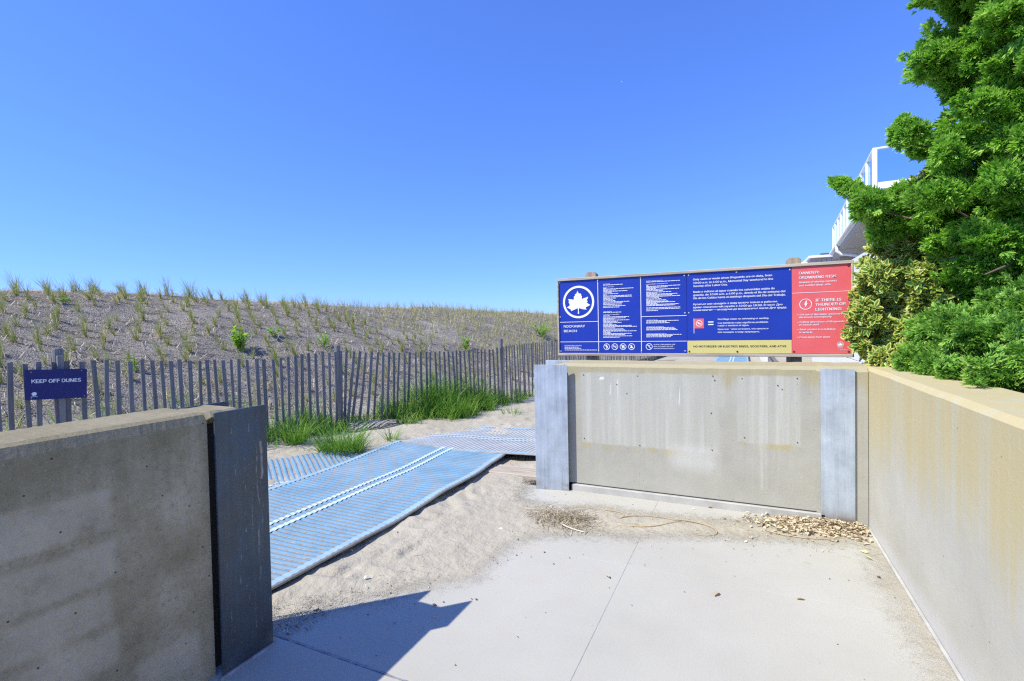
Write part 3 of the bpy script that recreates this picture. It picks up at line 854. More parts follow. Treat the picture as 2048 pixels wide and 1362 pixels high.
def make_mat(label, surf, L, W, ribs_mat, pitch=0.055, nv=12, split=False, band=True, lines=(0.74, 0.86), root=(0, 0, 0), hem=True, u0=0.0):
    t = thing("access_mat", root, label, "mat", "roll out access mats on the sand")
    nu = max(2, int(L / 0.04))

    def grid(name, us, vs, dz, m, ripple=0.0):
        V = []
        for u in us:
            for v in vs:
                p = surf(u, v)
                V.append((p[0], p[1], p[2] + dz + ripple * math.sin(2 * math.pi * u / pitch)))
        a, b = len(us), len(vs)
        i = np.arange(a * b).reshape(a, b)
        Q = np.stack([i[:-1, :-1], i[1:, :-1], i[1:, 1:], i[:-1, 1:]], -1).reshape(-1, 4)
        return nmesh(name, V, Q, m, t, smooth=True)
    us = np.linspace(u0, L, nu)
    grid("base_weave", us, np.linspace(0, W, 14), 0.0, MT['matbase'])
    V, F = [], []
    k = 0
    rb = None
    e = 0.062 if band else 0.0
    while u0 + (k + 1) * pitch < L:
        c = u0 + (k + 0.5) * pitch
        b0 = len(V)
        w2 = pitch * random.uniform(0.30, 0.34)
        for j in range(nv + 1):
            v = e + (W - 2 * e) * j / nv
            for du, dz in ((-w2, 0.0005), (-w2 * .7, 0.0065), (w2 * .7, 0.0065), (w2, 0.0005)):
                p = surf(c + du, v)
                V.append((p[0], p[1], p[2] + dz))
        for j in range(nv):
            for q in range(3):
                F.append((b0 + j * 4 + q, b0 + (j + 1) * 4 + q, b0 + (j + 1) * 4 + q + 1, b0 + j * 4 + q + 1))
        k += 1
        if split:
            nmesh("rib", V, F, ribs_mat, t)
            V, F = [], []
    if not split:
        tag(nmesh("ribs", V, F, ribs_mat, t), kind='stuff')
    ul = np.linspace(u0 + .005, L - .005, int((L - u0) / pitch * 4))
    for c in lines:
        grid("white_line", ul, np.linspace(c - 0.023, c + 0.023, 3), 0.0085, MT['matline'], 0.0028)
    if band:
        for a, b in ((0.0, 0.06), (W - 0.06, W)):
            grid("edge_band", ul, np.linspace(a, b, 4), 0.0065, MT['matband'], 0.0012)
    if hem:
        V = []
        for u in us:
            p = np.array(surf(u, 0.0))
            q = np.array(surf(u, 0.05))
            d = (p - q) / max(1e-6, np.linalg.norm(p - q))
            sag = 0.003 * math.sin(u * 5.1) + 0.002 * math.sin(u * 13)
            V += [tuple(p + (0, 0, 0.006)), tuple(p + d * (0.018 + sag) + (0, 0, 0.001)), tuple(p + d * (0.021 + sag) + (0, 0, -0.010)), tuple(p + d * 0.006 + (0, 0, -0.010))]
        F = []
        for i in range(len(us) - 1):
            for q in range(3):
                F.append((i * 4 + q, i * 4 + q + 1, (i + 1) * 4 + q + 1, (i + 1) * 4 + q))
        nmesh("hem", V, F, MT['mathem'], t, smooth=True)
    return t


def s_main(u, v):
    y = 1.0 + u
    wav = 0.010 * math.sin(u * 2.3 + 0.6) + 0.006 * math.sin(u * 6.3) * (1 - v / 1.6)
    x = -2.505 - v + wav - 0.05 * max(0, u - 3.4) * (1 - v / 1.6)
    lift = max(0, 1 - v / 0.5)
    z = 0.060 + 0.010 * math.sin(u * 1.9 + 1) + lift * lift * (0.008 + 0.006 * math.sin(u * 4.3 + 2)) + 0.006 * math.sin(u * 2.7 + v * 2.0)
    z += 0.03 * max(0.0, (v - 0.9)) + 0.02 * max(0.0, u - 3.2)
    return (x, y, z)


make_mat("broad blue ribbed access mat with a double white line, running beside the dark wall's end", s_main, 4.18, 1.60, MT['matblue'], root=(-3.3, 3.2, 0), split=True)


def s_far(u, v):
    x = -4.35 + u
    y = 5.12 + v - 0.03 * math.sin(u * 2.0)
    z = 0.092 + 0.016 * math.sin(u * 2.4 + 2) - 0.028 * (v / 1.6) + 0.010 * math.sin(v * 3 + u)
    z -= 0.085 * max(0.0, 1 - u / 0.9) ** 1.2
    return (x, y, z)


make_mat("sun bleached grey access mat lying crosswise behind the blue one", s_far, 3.6, 1.62, MT['matgrey'], root=(-2.9, 5.9, 0), pitch=0.055)


def s_small(u, v):
    a = np.array((0.55, 0.835))
    b = np.array((-0.835, 0.55))
    p = np.array((-4.62, 2.55)) + a * u + b * (v - 0.45)
    q = np.array((p[0], p[1]))
    z = gz(q[0], q[1])
    wob = 0.010 * math.sin(u * 3.0 + v * 2.3) + 0.012 * math.sin(v * 5 + 0.7)
    return (q[0], q[1], z + 0.016 + wob - 0.06 * max(0, u - 1.55))


make_mat("small blue access mat half buried in sand next to the grass clump", s_small, 1.95, 1.45, MT['matblue'], root=(-4.9, 3.6, 0), band=False, hem=False, pitch=0.055, lines=(0.60, 0.72))


def s_dist(u, v):
    return (0.14 - v, 20 + u, 0.075)


make_mat("distant strip of blue access mat seen through the gap under the rules sign", s_dist, 12, 1.25, MT['matblue'], root=(-0.5, 26, 0), pitch=0.12, nv=4, lines=(0.56, 0.68), hem=False)

# ================================================================== SAND FENCE
fence = thing("sand_fence", (-6.0, 4.45, 0), "weathered grey slat and wire sand fence along the foot of the dune", "fence")
TOPY = [1.0, 2.1, 2.7, 3.8, 4.8, 5.3, 5.8, 6.6, 7.6, 8.8, 9.2, 12, 30]
TOPZ = [1.33, 1.325, 1.31, 1.245, 1.20, 1.245, 1.265, 1.18, 1.16, 1.13, 1.20, 1.22, 1.25]
slat_meshes = []
for k in range(8):
    V, F = [], []
    n = 6
    bow, tw = random.uniform(-.012, .012), random.uniform(-.12, .12)
    w, t = random.uniform(.019, .024), random.uniform(.0045, .006)
    for i in range(n + 1):
        h = i / n
        off = bow * math.sin(h * math.pi)
        a = tw * (h - .5)
        wj = w * (1 - 0.08 * random.random())
        for (p, q) in ((-wj, -t), (wj, -t), (wj, t), (-wj, t)):
            V.append((p * math.cos(a) - q * math.sin(a) + off, p * math.sin(a) + q * math.cos(a), -1.22 + 1.22 * h + (0 if i < n else random.uniform(-.004, .004))))
    for i in range(n):
        for q in range(4):
            F.append((i * 4 + q, i * 4 + (q + 1) % 4, (i + 1) * 4 + (q + 1) % 4, (i + 1) * 4 + q))
    F.append((0, 1, 2, 3)[::-1])
    F.append((n * 4, n * 4 + 1, n * 4 + 2, n * 4 + 3))
    me = bpy.data.meshes.new("slat")
    me.from_pydata(V, [], F)
    me.materials.append(MT['slat'])
    slat_meshes.append(me)
path = []
y = 1.55
lean_w = 0
while y < 24:
    x = float(fence_x(y))
    x2 = float(fence_x(y + .05))
    ang = math.atan2(x2 - x, 0.05)
    path.append((x, y, ang))
    y += 0.108 * math.cos(ang) * random.uniform(0.86, 1.14)
wire_pts = [[] for _ in range(4)]
for i, (x, y, a) in enumerate(path):
    topz = float(np.interp(y, TOPY, TOPZ)) + random.uniform(-.014, .012)
    o = bpy.data.objects.new("slat", random.choice(slat_meshes))
    col.objects.link(o)
    o.parent = fence
    lean_w = 0.85 * lean_w + random.uniform(-.018, .018)
    tilt = lean_w + random.uniform(-.02, .02)
    if 5.85 < y < 7.3:
        tilt += 0.09 * (1 - (y - 5.85) / 1.45)
    o.location = Vector((x + random.uniform(-.008, .008), y, topz)) - Vector((-6.0, 4.45, 0))
    # slat faces across the fence line: local x axis follows the line
    o.rotation_euler = (random.uniform(-.03, .03), tilt, math.pi / 2 - a + random.uniform(-.12, .12))
    for k, d in enumerate((0.10, 0.42, 0.74, 1.04)):
        wire_pts[k].append((x - 0.007 * (1 if i % 2 else -1), y, topz - d + 0.012 * math.sin(i * 1.7 + k)))
for k in range(4):
    tube("wire", wire_pts[k], 0.0022, MT['wire'], fence, 4)
for (x, y, zt, r) in ((-6.055, 2.47, 1.445, 0.044), (-5.66, 5.72, 1.345, 0.042), (-4.56, 9.14, 1.345, 0.045), (-4.28, 12.4, 1.33, 0.045), (-4.02, 16.2, 1.34, 0.045)):
    V, F = tube_data([(x, y, -0.2), (x + .004, y, 0.5), (x - .003, y, zt - 0.012), (x - .003, y, zt)], [r * 1.04, r, r * .98, r * .9], 12)
    mesh("post", V, F, MT['post'], fence, False)
box("post_brace", -5.985, -5.955, 2.425, 2.475, 0.1, 1.375, MT['post'], fence, 0.003)

# section of fallen slats at the foot of the fence
ff = thing("fallen_fence_panel", (-5.3, 5.95, 0), "flattened roll of fallen grey fence slats lying in the sand by the fence post", "slats")
for k in range(9):
    cx, cy = -5.33 + 0.035 * k, 5.72 + 0.05 * k
    pts = []
    for i in range(7):
        t = i / 6
        pts.append((cx - 0.30 * (t - .5) * .5 + 0.02 * k * t, cy + 0.55 * (t - .5), gz(cx, cy) + 0.03 + 0.05 * math.sin(t * math.pi) + 0.012 * (k % 2)))
    V = []
    for p in pts:
        for (dx, dz) in ((-.013, -.004), (.013, -.004), (.013, .004), (-.013, .004)):
            V.append((p[0] + dx, p[1], p[2] + dz))
    F = []
    for i in range(6):
        for q in range(4):
            F.append((i * 4 + q, i * 4 + (q + 1) % 4, (i + 1) * 4 + (q + 1) % 4, (i + 1) * 4 + q))
    F += [(3, 2, 1, 0), (24, 25, 26, 27)]
    mesh("slat", V, F, MT['slat_far'], ff)


# ================================================================== SIGNS
deferred = []   # text to turn into mesh: (text object, parent, material, thicken)


FONT = None
try:
    FONT = bpy.data.fonts.load(bpy.utils.system_resource('DATAFILES', path="fonts") + "/Inter.woff2")
except Exception:
    FONT = None


def text(body, x, z, width, cap, mat, parent, plane='Y', at=0.0, weight=1.0, rot=0.0):
    cu = bpy.data.curves.new("lettering", 'FONT')
    cu.body = body
    if FONT:
        cu.font = FONT
    cu.size = cap / 0.727
    cu.resolution_u = 3
    o = bpy.data.objects.new("lettering", cu)
    col.objects.link(o)
    deferred.append((o, parent, mat, plane, at, x, z, width, rot, weight, cu.size))


def flush_text():
    bpy.context.view_layer.update()
    dg = bpy.context.evaluated_depsgraph_get()
    for (o, parent, mat, plane, at, x, z, width, rot, wt_, hgt_) in deferred:
        me = bpy.data.meshes.new_from_object(o.evaluated_get(dg))
        n = len(me.vertices)
        co = np.empty(n * 3)
        me.vertices.foreach_get("co", co)
        co = co.reshape(-1, 3)
        k = width / max(1e-6, co[:, 0].max() - co[:, 0].min())
        a = (co[:, 0] - co[:, 0].min()) * k
        b = co[:, 1]
        dl = 0.017 * wt_ * hgt_
        lay = []
        for (sx, sy, dd) in ((0, 0, 0), (-dl, 0, .00025), (dl, 0, .0005), (0, dl * .7, .00075)):
            if plane == 'Y':
                lay.append(np.stack([x + a + sx, np.full(n, at - dd), z + b + sy], 1))
            else:
                lay.append(np.stack([np.full(n, at + dd), x + a + sx, z + b + sy + a * rot], 1))
        base = [tuple(p.vertices) for p in me.polygons]
        bpy.data.meshes.remove(me)
        me = bpy.data.meshes.new("lettering")
        P = np.concatenate(lay) - np.array(ORG[parent])
        me.from_pydata(P.tolist(), [], [tuple(v + q * n for v in f) for q in range(4) for f in base])
        me.materials.clear()
        me.materials.append(mat)
        me.update()
        nm = "lettering"
        m = bpy.data.objects.new(nm, me)
        col.objects.link(m)
        m.parent = parent
        ORG[m] = ORG[parent]
        cu = o.data
        bpy.data.objects.remove(o)
        bpy.data.curves.remove(cu)
    deferred.clear()


def flat(name, pts, y, mat, parent):
    """polygon in the x,z plane at depth y facing -Y"""
    o = mesh(name, [(p[0], y, p[1]) for p in pts], [tuple(range(len(pts)))], mat, parent)
    bm = bmesh.new()
    bm.from_mesh(o.data)
    bmesh.ops.triangulate(bm, faces=bm.faces[:])
    for f in bm.faces:
        f.normal_update()
        if f.normal.y > 0:
            f.normal_flip()
    bm.to_mesh(o.data)
    bm.free()
    return o


def ring(name, cx, cz, ro, ri, y, mat, parent, n=48):
    V, F = [], []
    for i in range(n):
        a = 2 * math.pi * i / n
        V += [(cx + ro * math.cos(a), y, cz + ro * math.sin(a)), (cx + ri * math.cos(a), y, cz + ri * math.sin(a))]
    for i in range(n):
        j = (i + 1) % n
        F.append((2 * i, 2 * j, 2 * j + 1, 2 * i + 1))
    return mesh(name, V, F, mat, parent)


def circle_pts(cx, cz, r, n=20):
    return [(cx + r * math.cos(2 * math.pi * i / n), cz + r * math.sin(2 * math.pi * i / n)) for i in range(n)]


def rect(x0, x1, z0, z1):
    return [(x0, z0), (x1, z0), (x1, z1), (x0, z1)]


LEAF = [(378, 415), (386, 438), (398, 455), (415, 452), (430, 465), (426, 482), (438, 490), (434, 512), (438, 530), (462, 516), (488, 512), (522, 500), (514, 525), (500, 545), (514, 560), (502, 576), (520, 592), (548, 607), (525, 622), (490, 635), (486, 648), (500, 668), (450, 662), (395, 645), (391, 670), (393, 690), (397, 712), (386, 722), (377, 714), (381, 690), (381, 668), (377, 645), (345, 658), (320, 668), (282, 682), (286, 662), (265, 650), (228, 630), (250, 618), (268, 605), (266, 585), (252, 562), (262, 545), (245, 520), (285, 524), (310, 530), (330, 525), (327, 508), (328, 490), (345, 480), (342, 462), (362, 454), (370, 436)]


def leaf_emblem(cx, cz, r, y, mat, parent):
    k = r / 213.0
    flat("leaf_emblem", [(cx + (p - 388) * k, cz - (q - 567) * k) for p, q in LEAF], y, mat, parent)


sign = thing("rules_sign", (-0.49, 5.06, 0), "long timber framed beach rules sign with blue, yellow and red panels above the concrete wall", "sign")
box("back_board", -1.795, 0.822, 5.012, 5.036, 1.268, 2.048, MT['framev'], sign, 0.002)
box("frame_rail", -1.806, 0.836, 4.985, 5.05, 2.0415, 2.068, MT['frame'], sign, 0.003)
box("frame_rail", -1.806, 0.836, 4.985, 5.05, 1.250, 1.278, MT['frame'], sign, 0.003)
box("frame_stile", -1.806, -1.788, 4.986, 5.05, 1.279, 2.0405, MT['frame'], sign, 0.003)
box("frame_stile", 0.818, 0.836, 4.986, 5.05, 1.279, 2.0405, MT['frame'], sign, 0.003)
for (x0, x1, zt) in ((-1.515, -1.40, 2.125), (0.345, 0.46, 2.130)):
    prism("post", [(x0, -0.3), (x1, -0.3), (x1, zt - 0.02), (x1 - .02, zt), (x0 + .02, zt), (x0, zt - 0.02)], 5.052, 5.162, MT['framev'], sign, 'Y')
YP = 5.0
pb = box("blue_panel", -1.786, -0.4975, YP, YP + .008, 1.281, 2.039, MT['blue'], sign, 0.001)
pc = box("blue_panel", -0.4945, 0.379, YP - .001, YP + .008, 1.4005, 2.039, MT['blue'], sign, 0.001)
py_ = box("yellow_panel", -0.4945, 0.379, YP - .001, YP + .008, 1.281, 1.3995, MT['yellow'], sign, 0.001)
pr = box("red_panel", 0.3815, 0.8165, YP - .001, YP + .008, 1.281, 2.039, MT['red'], sign, 0.001)
YT = YP - 0.0028
tag(pr, "faded red warning panel")
# ruled lines
for (x0, x1, z0, z1) in ((-1.366, -1.360, 1.285, 2.036), (-0.931, -0.925, 1.285, 2.036), (-1.784, -1.367, 1.6035, 1.6085), (-1.784, -1.367, 1.3935, 1.3985),
                         (-1.359, -0.932, 1.3935, 1.3985), (-0.924, -0.499, 1.3935, 1.3985), (-0.924, -0.499, 1.6395, 1.6445)):
    flat("ruled_line", rect(x0, x1, z0, z1), YT, MT['white'], pb)
flat("ruled_line", rect(0.384, 0.815, 1.8095, 1.813), YT, MT['white'], pr)
ring("emblem_ring", -1.573, 1.814, 0.170, 0.148, YT, MT['white'], pb, 72)
leaf_emblem(-1.573, 1.812, 0.170, YT, MT['white'], pb)
# pictogram discs: each a ring, a figure and a bar
ICON = {
    0: [[(-.15, .6), (.1, .62), (.12, .3), (.4, -.05), (.2, -.1), (.1, -.65), (-.1, -.65), (-.05, -.1), (-.3, .1)]],
    1: [[(-.65, .05), (.3, .05), (.3, -.12), (-.65, -.12)], [(.38, .05), (.6, .05), (.6, -.12), (.38, -.12)], [(.35, .2), (.55, .45), (.45, .5), (.25, .25)]],
    2: [[(-.4, .55), (-.15, .55), (-.1, -.6), (-.35, -.6)], [(.05, .3), (.35, .55), (.45, -.55), (.15, -.55)]],
    3: [[(-.5, -.45), (.5, -.45), (.25, 0), (.05, .6), (-.2, .1)]],
    4: [[(-.45, .45), (-.3, .6), (.5, -.45), (.35, -.6)], [(.15, .2), (.45, .5), (.3, .6), (.05, .3)]],
}
for k, cx in enumerate((-1.279, -1.195, -1.111, -1.026, -0.853)):
    cz, r = 1.344, 0.0325
    ring("pictogram_ring", cx, cz, r, r * 0.85, YT, MT['white'], pb, 28)
    for poly in ICON[k]:
        flat("pictogram", [(cx + p * r, cz + q * r) for p, q in poly], YT, MT['white'], pb)
    c_ = 0.70710678 * r * 0.84
    d_ = 0.06 * r
    flat("pictogram_bar", [(cx - c_ - d_, cz + c_ - d_), (cx - c_ + d_, cz + c_ + d_), (cx + c_ + d_, cz - c_ + d_), (cx + c_ - d_, cz - c_ - d_)], YT - .0006, MT['white'], pb)
# red flag symbol and equals sign
flat("flag_pole", rect(-0.4355, -0.4315, 1.469, 1.610), YT, MT['white'], pc)
flg = flat("flag", rect(-0.4300, -0.345, 1.516, 1.608), YT, MT['red'], pc)
ring("flag_ring", -0.387, 1.563, 0.029, 0.0245, YT - .0008, MT['white'], pc, 24)
flat("flag_swimmer", [(-0.405, 1.570), (-0.395, 1.576), (-0.384, 1.566), (-0.372, 1.562), (-0.366, 1.555), (-0.38, 1.553), (-0.395, 1.560)], YT - .0008, MT['white'], pc)
flat("equals_bar", rect(-0.308, -0.261, 1.5695, 1.5795), YT, MT['white'], pc)
flat("equals_bar", rect(-0.308, -0.261, 1.5455, 1.5555), YT, MT['white'], pc)
# lightning disc, small emblem on the red panel
ring("lightning_ring", 0.486, 1.711, 0.0475, 0.0425, YT, MT['white'], pr, 36)
flat("lightning_bolt", [(0.486 + a * .0475, 1.711 + b * .0475) for a, b in ((0.05, .62), (.28, .62), (.1, .15), (.32, .15), (-.12, -.65), (-.02, -.08), (-.24, -.08))], YT, MT['white'], pr)
ring("emblem_ring", 0.740, 1.359, 0.0235, 0.0205, YT, MT['white'], pr, 28)
leaf_emblem(0.740, 1.359, 0.0245, YT, MT['white'], pr)
flat("fine_print", rect(0.722, 0.758, 1.3265, 1.3295), YT, MT['white'], pr)
flat("fine_print", rect(0.735, 0.79, 1.310, 1.3125), YT, MT['white'], pr)
# fine print set as broken lines
V, F = [], []
for (x0, x1, z) in FINE:
    x = x0
    while x < x1 - 0.004:
        w = min(random.uniform(0.012, 0.04), x1 - x)
        b = len(V)
        V += [(x, YT, z + .0002), (x + w, YT, z + .0002), (x + w, YT, z + .0058), (x, YT, z + .0058)]
        F.append((b, b + 1, b + 2, b + 3))
        x += w + 0.0042
tag(mesh("fine_print", V, F, MT['white'], pb), kind='stuff')
for (s, x, z, w, cap, c, wt) in TEXT:
    par = pb if x < -0.5 else (pr if x > 0.4 else (py_ if z < 1.40 else pc))
    text(s, x, z, w, cap, MT['white'] if c == 'w' else MT['black'], par, at=YT, weight=wt * (1.25 if cap < .026 else 1.1))
for (bx, bz, mt) in ((-1.776, 2.028, 'bolt'), (-1.363, 2.022, 'bolt'), (-0.928, 2.026, 'bolt'), (-0.515, 2.022, 'bolt'), (-0.475, 2.022, 'bolt'), (-1.776, 1.66, 'bolt'), (-0.512, 1.665, 'bolt'), (-0.477, 1.665, 'bolt'),
                     (-1.774, 1.295, 'bolt'), (-1.363, 1.300, 'bolt'), (-0.928, 1.300, 'bolt'), (-0.515, 1.300, 'bolt'), (-0.478, 1.297, 'dark'), (-0.06, 2.024, 'bolt'), (-0.06, 1.296, 'dark'), (0.369, 2.018, 'bolt'), (0.395, 1.297, 'dark'), (0.800, 2.024, 'dark'), (0.800, 1.298, 'dark')):
    V, F = tube_data([(bx, YP, bz), (bx, YP - .004, bz), (bx, YP - .006, bz)], [0.0085, 0.0085, 0.005], 9)
    mesh("bolt", V, F, MT[mt], sign, True)

# ---- small sign on the fence post
ks = thing("keep_off_sign", (-5.9, 2.4, 0.95), "small dark blue KEEP OFF DUNES sign fixed to the fence post", "sign")
XK = -5.905
V = [(XK, 2.163, 1.262), (XK, 2.632, 1.238), (XK, 2.622, 0.951), (XK, 2.157, 0.988)]
V += [(v[0] - 0.004, v[1], v[2]) for v in V]
kp = mesh("plate", V, [(3, 2, 1, 0), (4, 5, 6, 7), (0, 1, 5, 4), (1, 2, 6, 5), (2, 3, 7, 6), (3, 0, 4, 7)], MT['navy'], ks)
text("KEEP OFF DUNES", 2.208, 1.137, 0.369, 0.046, MT['white'], ks, plane='X', at=XK + .0015, weight=1.8, rot=-0.062)
V, F = [], []
ec = (2.222, 1.037)
n = 18
for i in range(n):
    a = 2 * math.pi * i / n
    V.append((XK + .0015, ec[0] + 0.0185 * math.cos(a), ec[1] + 0.0185 * math.sin(a) * .9))
mesh("emblem", V, [tuple(range(n))], MT['white'], ks)
mesh("emblem_line", [(XK + .0015, 2.198, 1.011), (XK + .0015, 2.246, 1.009), (XK + .0015, 2.246, 1.0125), (XK + .0015, 2.198, 1.0145)], [(0, 1, 2, 3)], MT['white'], ks)
for (yy, zz) in ((2.205, 1.238), (2.585, 1.222), (2.60, 0.970), (2.20, 1.003)):
    V, F = tube_data([(XK - .002, yy, zz), (XK + .004, yy, zz)], 0.005, 8)
    mesh("screw", V, F, MT['bolt'], ks)
flush_text()
# ================================================================== HOUSES BEHIND
hs = thing("beach_house", (3.13, 16.2, 0), "pale beach house with glass balustraded deck rising behind the conifer", "house")
HM = Matrix.Translation(Vector((3.13, 16.2, 0))) @ Matrix.Rotation(-0.0637, 4, 'Z')


def hbox(name, a0, a1, b0, b1, z0, z1, mat, parent=hs, bev=0.006):
    return box(name, a0, a1, b0, b1, z0, z1, mat, parent, bev, HM)


hbox("wall", 0.95, 9.0, 0.6, 12.4, 0, 4.72, MT['housegrey'])
hbox("deck_slab", 0.0, 9.2, 0.0, 13.1, 4.86, 5.06, MT['housewhite'])
hbox("soffit", 0.06, 9.1, 0.06, 13.04, 4.72, 4.857, MT['soffit'])
hbox("gutter", -0.09, -0.003, 0.0, 13.1, 4.90, 5.0, MT['housewhite'], bev=0.02)
DZ = 5.06
posts = [0.03] + [1.25 + 1.25 * i for i in range(10)]
for b in posts:
    hbox("railing_post", 0.01, 0.12, b, b + 0.11, DZ + .002, DZ + 1.08, MT['housewhite'])
for a in (1.25, 2.5, 3.75):
    hbox("railing_post", a, a + 0.11, 0.03, 0.14, DZ + .002, DZ + 1.08, MT['housewhite'])
hbox("top_rail", 0.015, 0.115, 0.03, 12.7, DZ + 1.082, DZ + 1.13, MT['housewhite'])
hbox("top_rail", 0.118, 4.0, 0.035, 0.135, DZ + 1.082, DZ + 1.13, MT['housewhite'])
hbox("bottom_rail", 0.03, 0.10, 0.142, 12.7, DZ + .06, DZ + .12, MT['housewhite'], bev=0.003)
hbox("bottom_rail", 0.122, 4.0, 0.05, 0.12, DZ + .03, DZ + .20, MT['housewhite'], bev=0.003)
for i in range(len(posts) - 1):
    hbox("glass_pane", 0.058, 0.07, posts[i] + .112, posts[i + 1] - .002, DZ + .122, DZ + 1.08, MT['glass'], bev=0)
for a0, a1 in ((0.122, 1.248), (1.362, 2.498), (2.612, 3.748)):
    hbox("glass_pane", a0, a1, 0.08, 0.092, DZ + .202, DZ + 1.08, MT['glass'], bev=0)
for k, b in enumerate((1.2, 3.2, 5.2, 7.2, 9.4)):
    f = hbox("window", 0.90, 0.948, b, b + 1.5, 2.5, 4.45, MT['housewhite'])
    hbox("pane", 0.885, 0.899, b + .12, b + .70, 2.62, 4.33, MT['pane'], f, 0.002)
    hbox("pane", 0.885, 0.899, b + .80, b + 1.38, 2.62, 4.33, MT['pane'], f, 0.002)
for b in (2.85, 4.9, 6.9):
    hbox("pilaster", 0.80, 0.946, b, b + .2, 0, 4.715, MT['housewhite'])
dp = [HM @ Vector(p) for p in ((-0.03, 9.6, 4.90), (-0.03, 9.6, 4.66), (0.12, 9.58, 4.52), (0.62, 9.5, 4.42), (0.80, 9.5, 4.30), (0.82, 9.5, 3.8), (0.82, 9.5, 0.0))]
tube("downspout", dp, 0.075, MT['housewhite'], hs, 10)
for b in (0.3, 12.6):
    hbox("bracket", 0.3, 0.95, b, b + 0.1, 4.45, 4.715, MT['soffit'])

fh = thing("far_house", (7.0, 44, 0), "distant flat roofed house with mauve grey cladding peeping over the rules sign", "house")
box("wall", 4.62, 16, 44, 54, 0, 6.42, MT['mauve'], fh, 0.02)
for k in range(30):
    box("board", 4.65 + k * 0.335, 4.97 + k * 0.335, 43.955, 43.998, 5.2, 6.41, MT['mauve'], fh, 0.01)
box("roof_slab", 4.45, 16.2, 43.6, 54.2, 6.425, 6.60, MT['housewhite'], fh, 0.02)
box("solar_array", 5.4, 8.2, 45.2, 47.0, 6.82, 6.92, MT['pane'], fh, 0.02)
box("solar_stand", 5.6, 8.0, 45.6, 46.6, 6.602, 6.818, MT['soffit'], fh, 0.02)
box("terrace_wall", 4.02, 4.61, 44.2, 52, 0, 6.05, MT['housegrey'], fh, 0.02)
box("terrace_coping", 3.95, 4.44, 44.1, 52.1, 6.052, 6.2, MT['housewhite'], fh, 0.02)

# ---- white board fence along the houses
vf = thing("white_board_fence", (1.72, 13, 0), "tall white board fence running behind the variegated bush", "fence")
zt = 2.62
for k in range(6):
    box("board", 1.70, 1.74, 6.6, 16.0, 0.03 + k * 0.435, 0.03 + (k + 1) * 0.435 - 0.012, MT['vinyl'], vf, 0.004)
for yy in (6.5, 9.0, 11.5, 14.0, 16.0):
    box("post", 1.742, 1.84, yy, yy + .1, 0, 2.62, MT['vinyl'], vf, 0.006)
wp = thing("picket_fence", (1.0, 24, 0), "low white picket fence far off in the gap under the sign", "fence")
for k in range(22):
    box("picket", 0.62, 0.645, 17.0 + k * 0.55, 17.34 + k * 0.55, 0, 1.0 + 0.05 * (k % 2), MT['vinyl'], wp, 0.004)
box("rail", 0.648, 0.68, 16.9, 29.2, 0.6, 0.68, MT['vinyl'], wp, 0.004)

# ---- planting bed behind the retaining wall
bed = box("planting_bed", 1.152, 5.5, -4.5, 6.4, 0.0, 1.10, MT['soil'], None, 0.02)
tag(bed, kind='structure')

# ================================================================== FOLIAGE


def norm(a):
    return a / np.maximum(1e-9, np.linalg.norm(a, axis=-1, keepdims=True))


def spray_mesh(P, D, size, nf=5, spread=1.7, wid=0.13, A=None, tone=0.0):
    n = len(P)
    D = norm(D)
    if A is None:
        A = norm(np.cross(D, rng.normal(size=(n, 3))))
    else:
        A = norm(A - D * (A * D).sum(1)[:, None] + rng.normal(0, .25, (n, 3)))
    N = np.cross(D, A)
    V = np.empty((n, nf, 6, 3))
    T = np.empty((n, nf, 6))
    shade = np.clip(rng.uniform(0.05, 0.65, n) + tone, 0, .75)
    for i in range(nf):
        ang = (i / (nf - 1) - .5) * spread + rng.normal(0, .12, n)
        ca, sa = np.cos(ang)[:, None], np.sin(ang)[:, None]
        d = ca * D + sa * A + N * rng.normal(0, .22, (n, 1))
        sidev = ca * A - sa * D + N * rng.normal(0, .35, (n, 1))
        L = (size * (0.55 + 0.45 * np.cos(ang)) * rng.uniform(.75, 1.2, n))[:, None]
        w = (size * wid * rng.uniform(.8, 1.25, n))[:, None]
        base = P + D * (size * 0.12 * rng.uniform(0, 1, n))[:, None]
        bend = N * (rng.normal(0, .12, n) * size)[:, None]
        mid = base + d * L * .55 + bend * .5
        tip = base + d * L + bend
        V[:, i, 0] = base - sidev * w * .5
        V[:, i, 1] = base + sidev * w * .5
        V[:, i, 2] = mid + sidev * w
        V[:, i, 3] = mid - sidev * w
        V[:, i, 4] = tip + sidev * w * .45
        V[:, i, 5] = tip - sidev * w * .45
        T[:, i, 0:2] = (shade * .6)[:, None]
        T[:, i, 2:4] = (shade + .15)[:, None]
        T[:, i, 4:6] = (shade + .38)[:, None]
    b = (np.arange(n * nf) * 6)[:, None]
    Q = np.concatenate([b + np.array([0, 1, 2, 3]), b + np.array([3, 2, 4, 5])])
    return V.reshape(-1, 3), Q, T.ravel()


def join_sprays(parts):
    Vs, Qs, Ts, o = [], [], [], 0
    for V, Q, T in parts:
        Vs.append(V)
        Qs.append(Q + o)
        Ts.append(T)
        o += len(V)
    return np.concatenate(Vs), np.concatenate(Qs), np.concatenate(Ts)


def clump_sprays(c, r, n, size, axis=None, flat=0.8, outward=None, upb=0.25):
    d = norm(rng.normal(size=(n, 3)))
    rad = r * rng.uniform(0.35, 1.0, n) ** 0.6
    P = np.array(c) + d * rad[:, None] * np.array((1.12, 1.12, flat))
    D = d + np.array((0, 0, upb)) + rng.normal(0, .3, (n, 3))
    if outward is not None:
        D = D + np.array(outward) * 0.55
    s = size * rng.uniform(.75, 1.25, n)
    return spray_mesh(P, D, s)


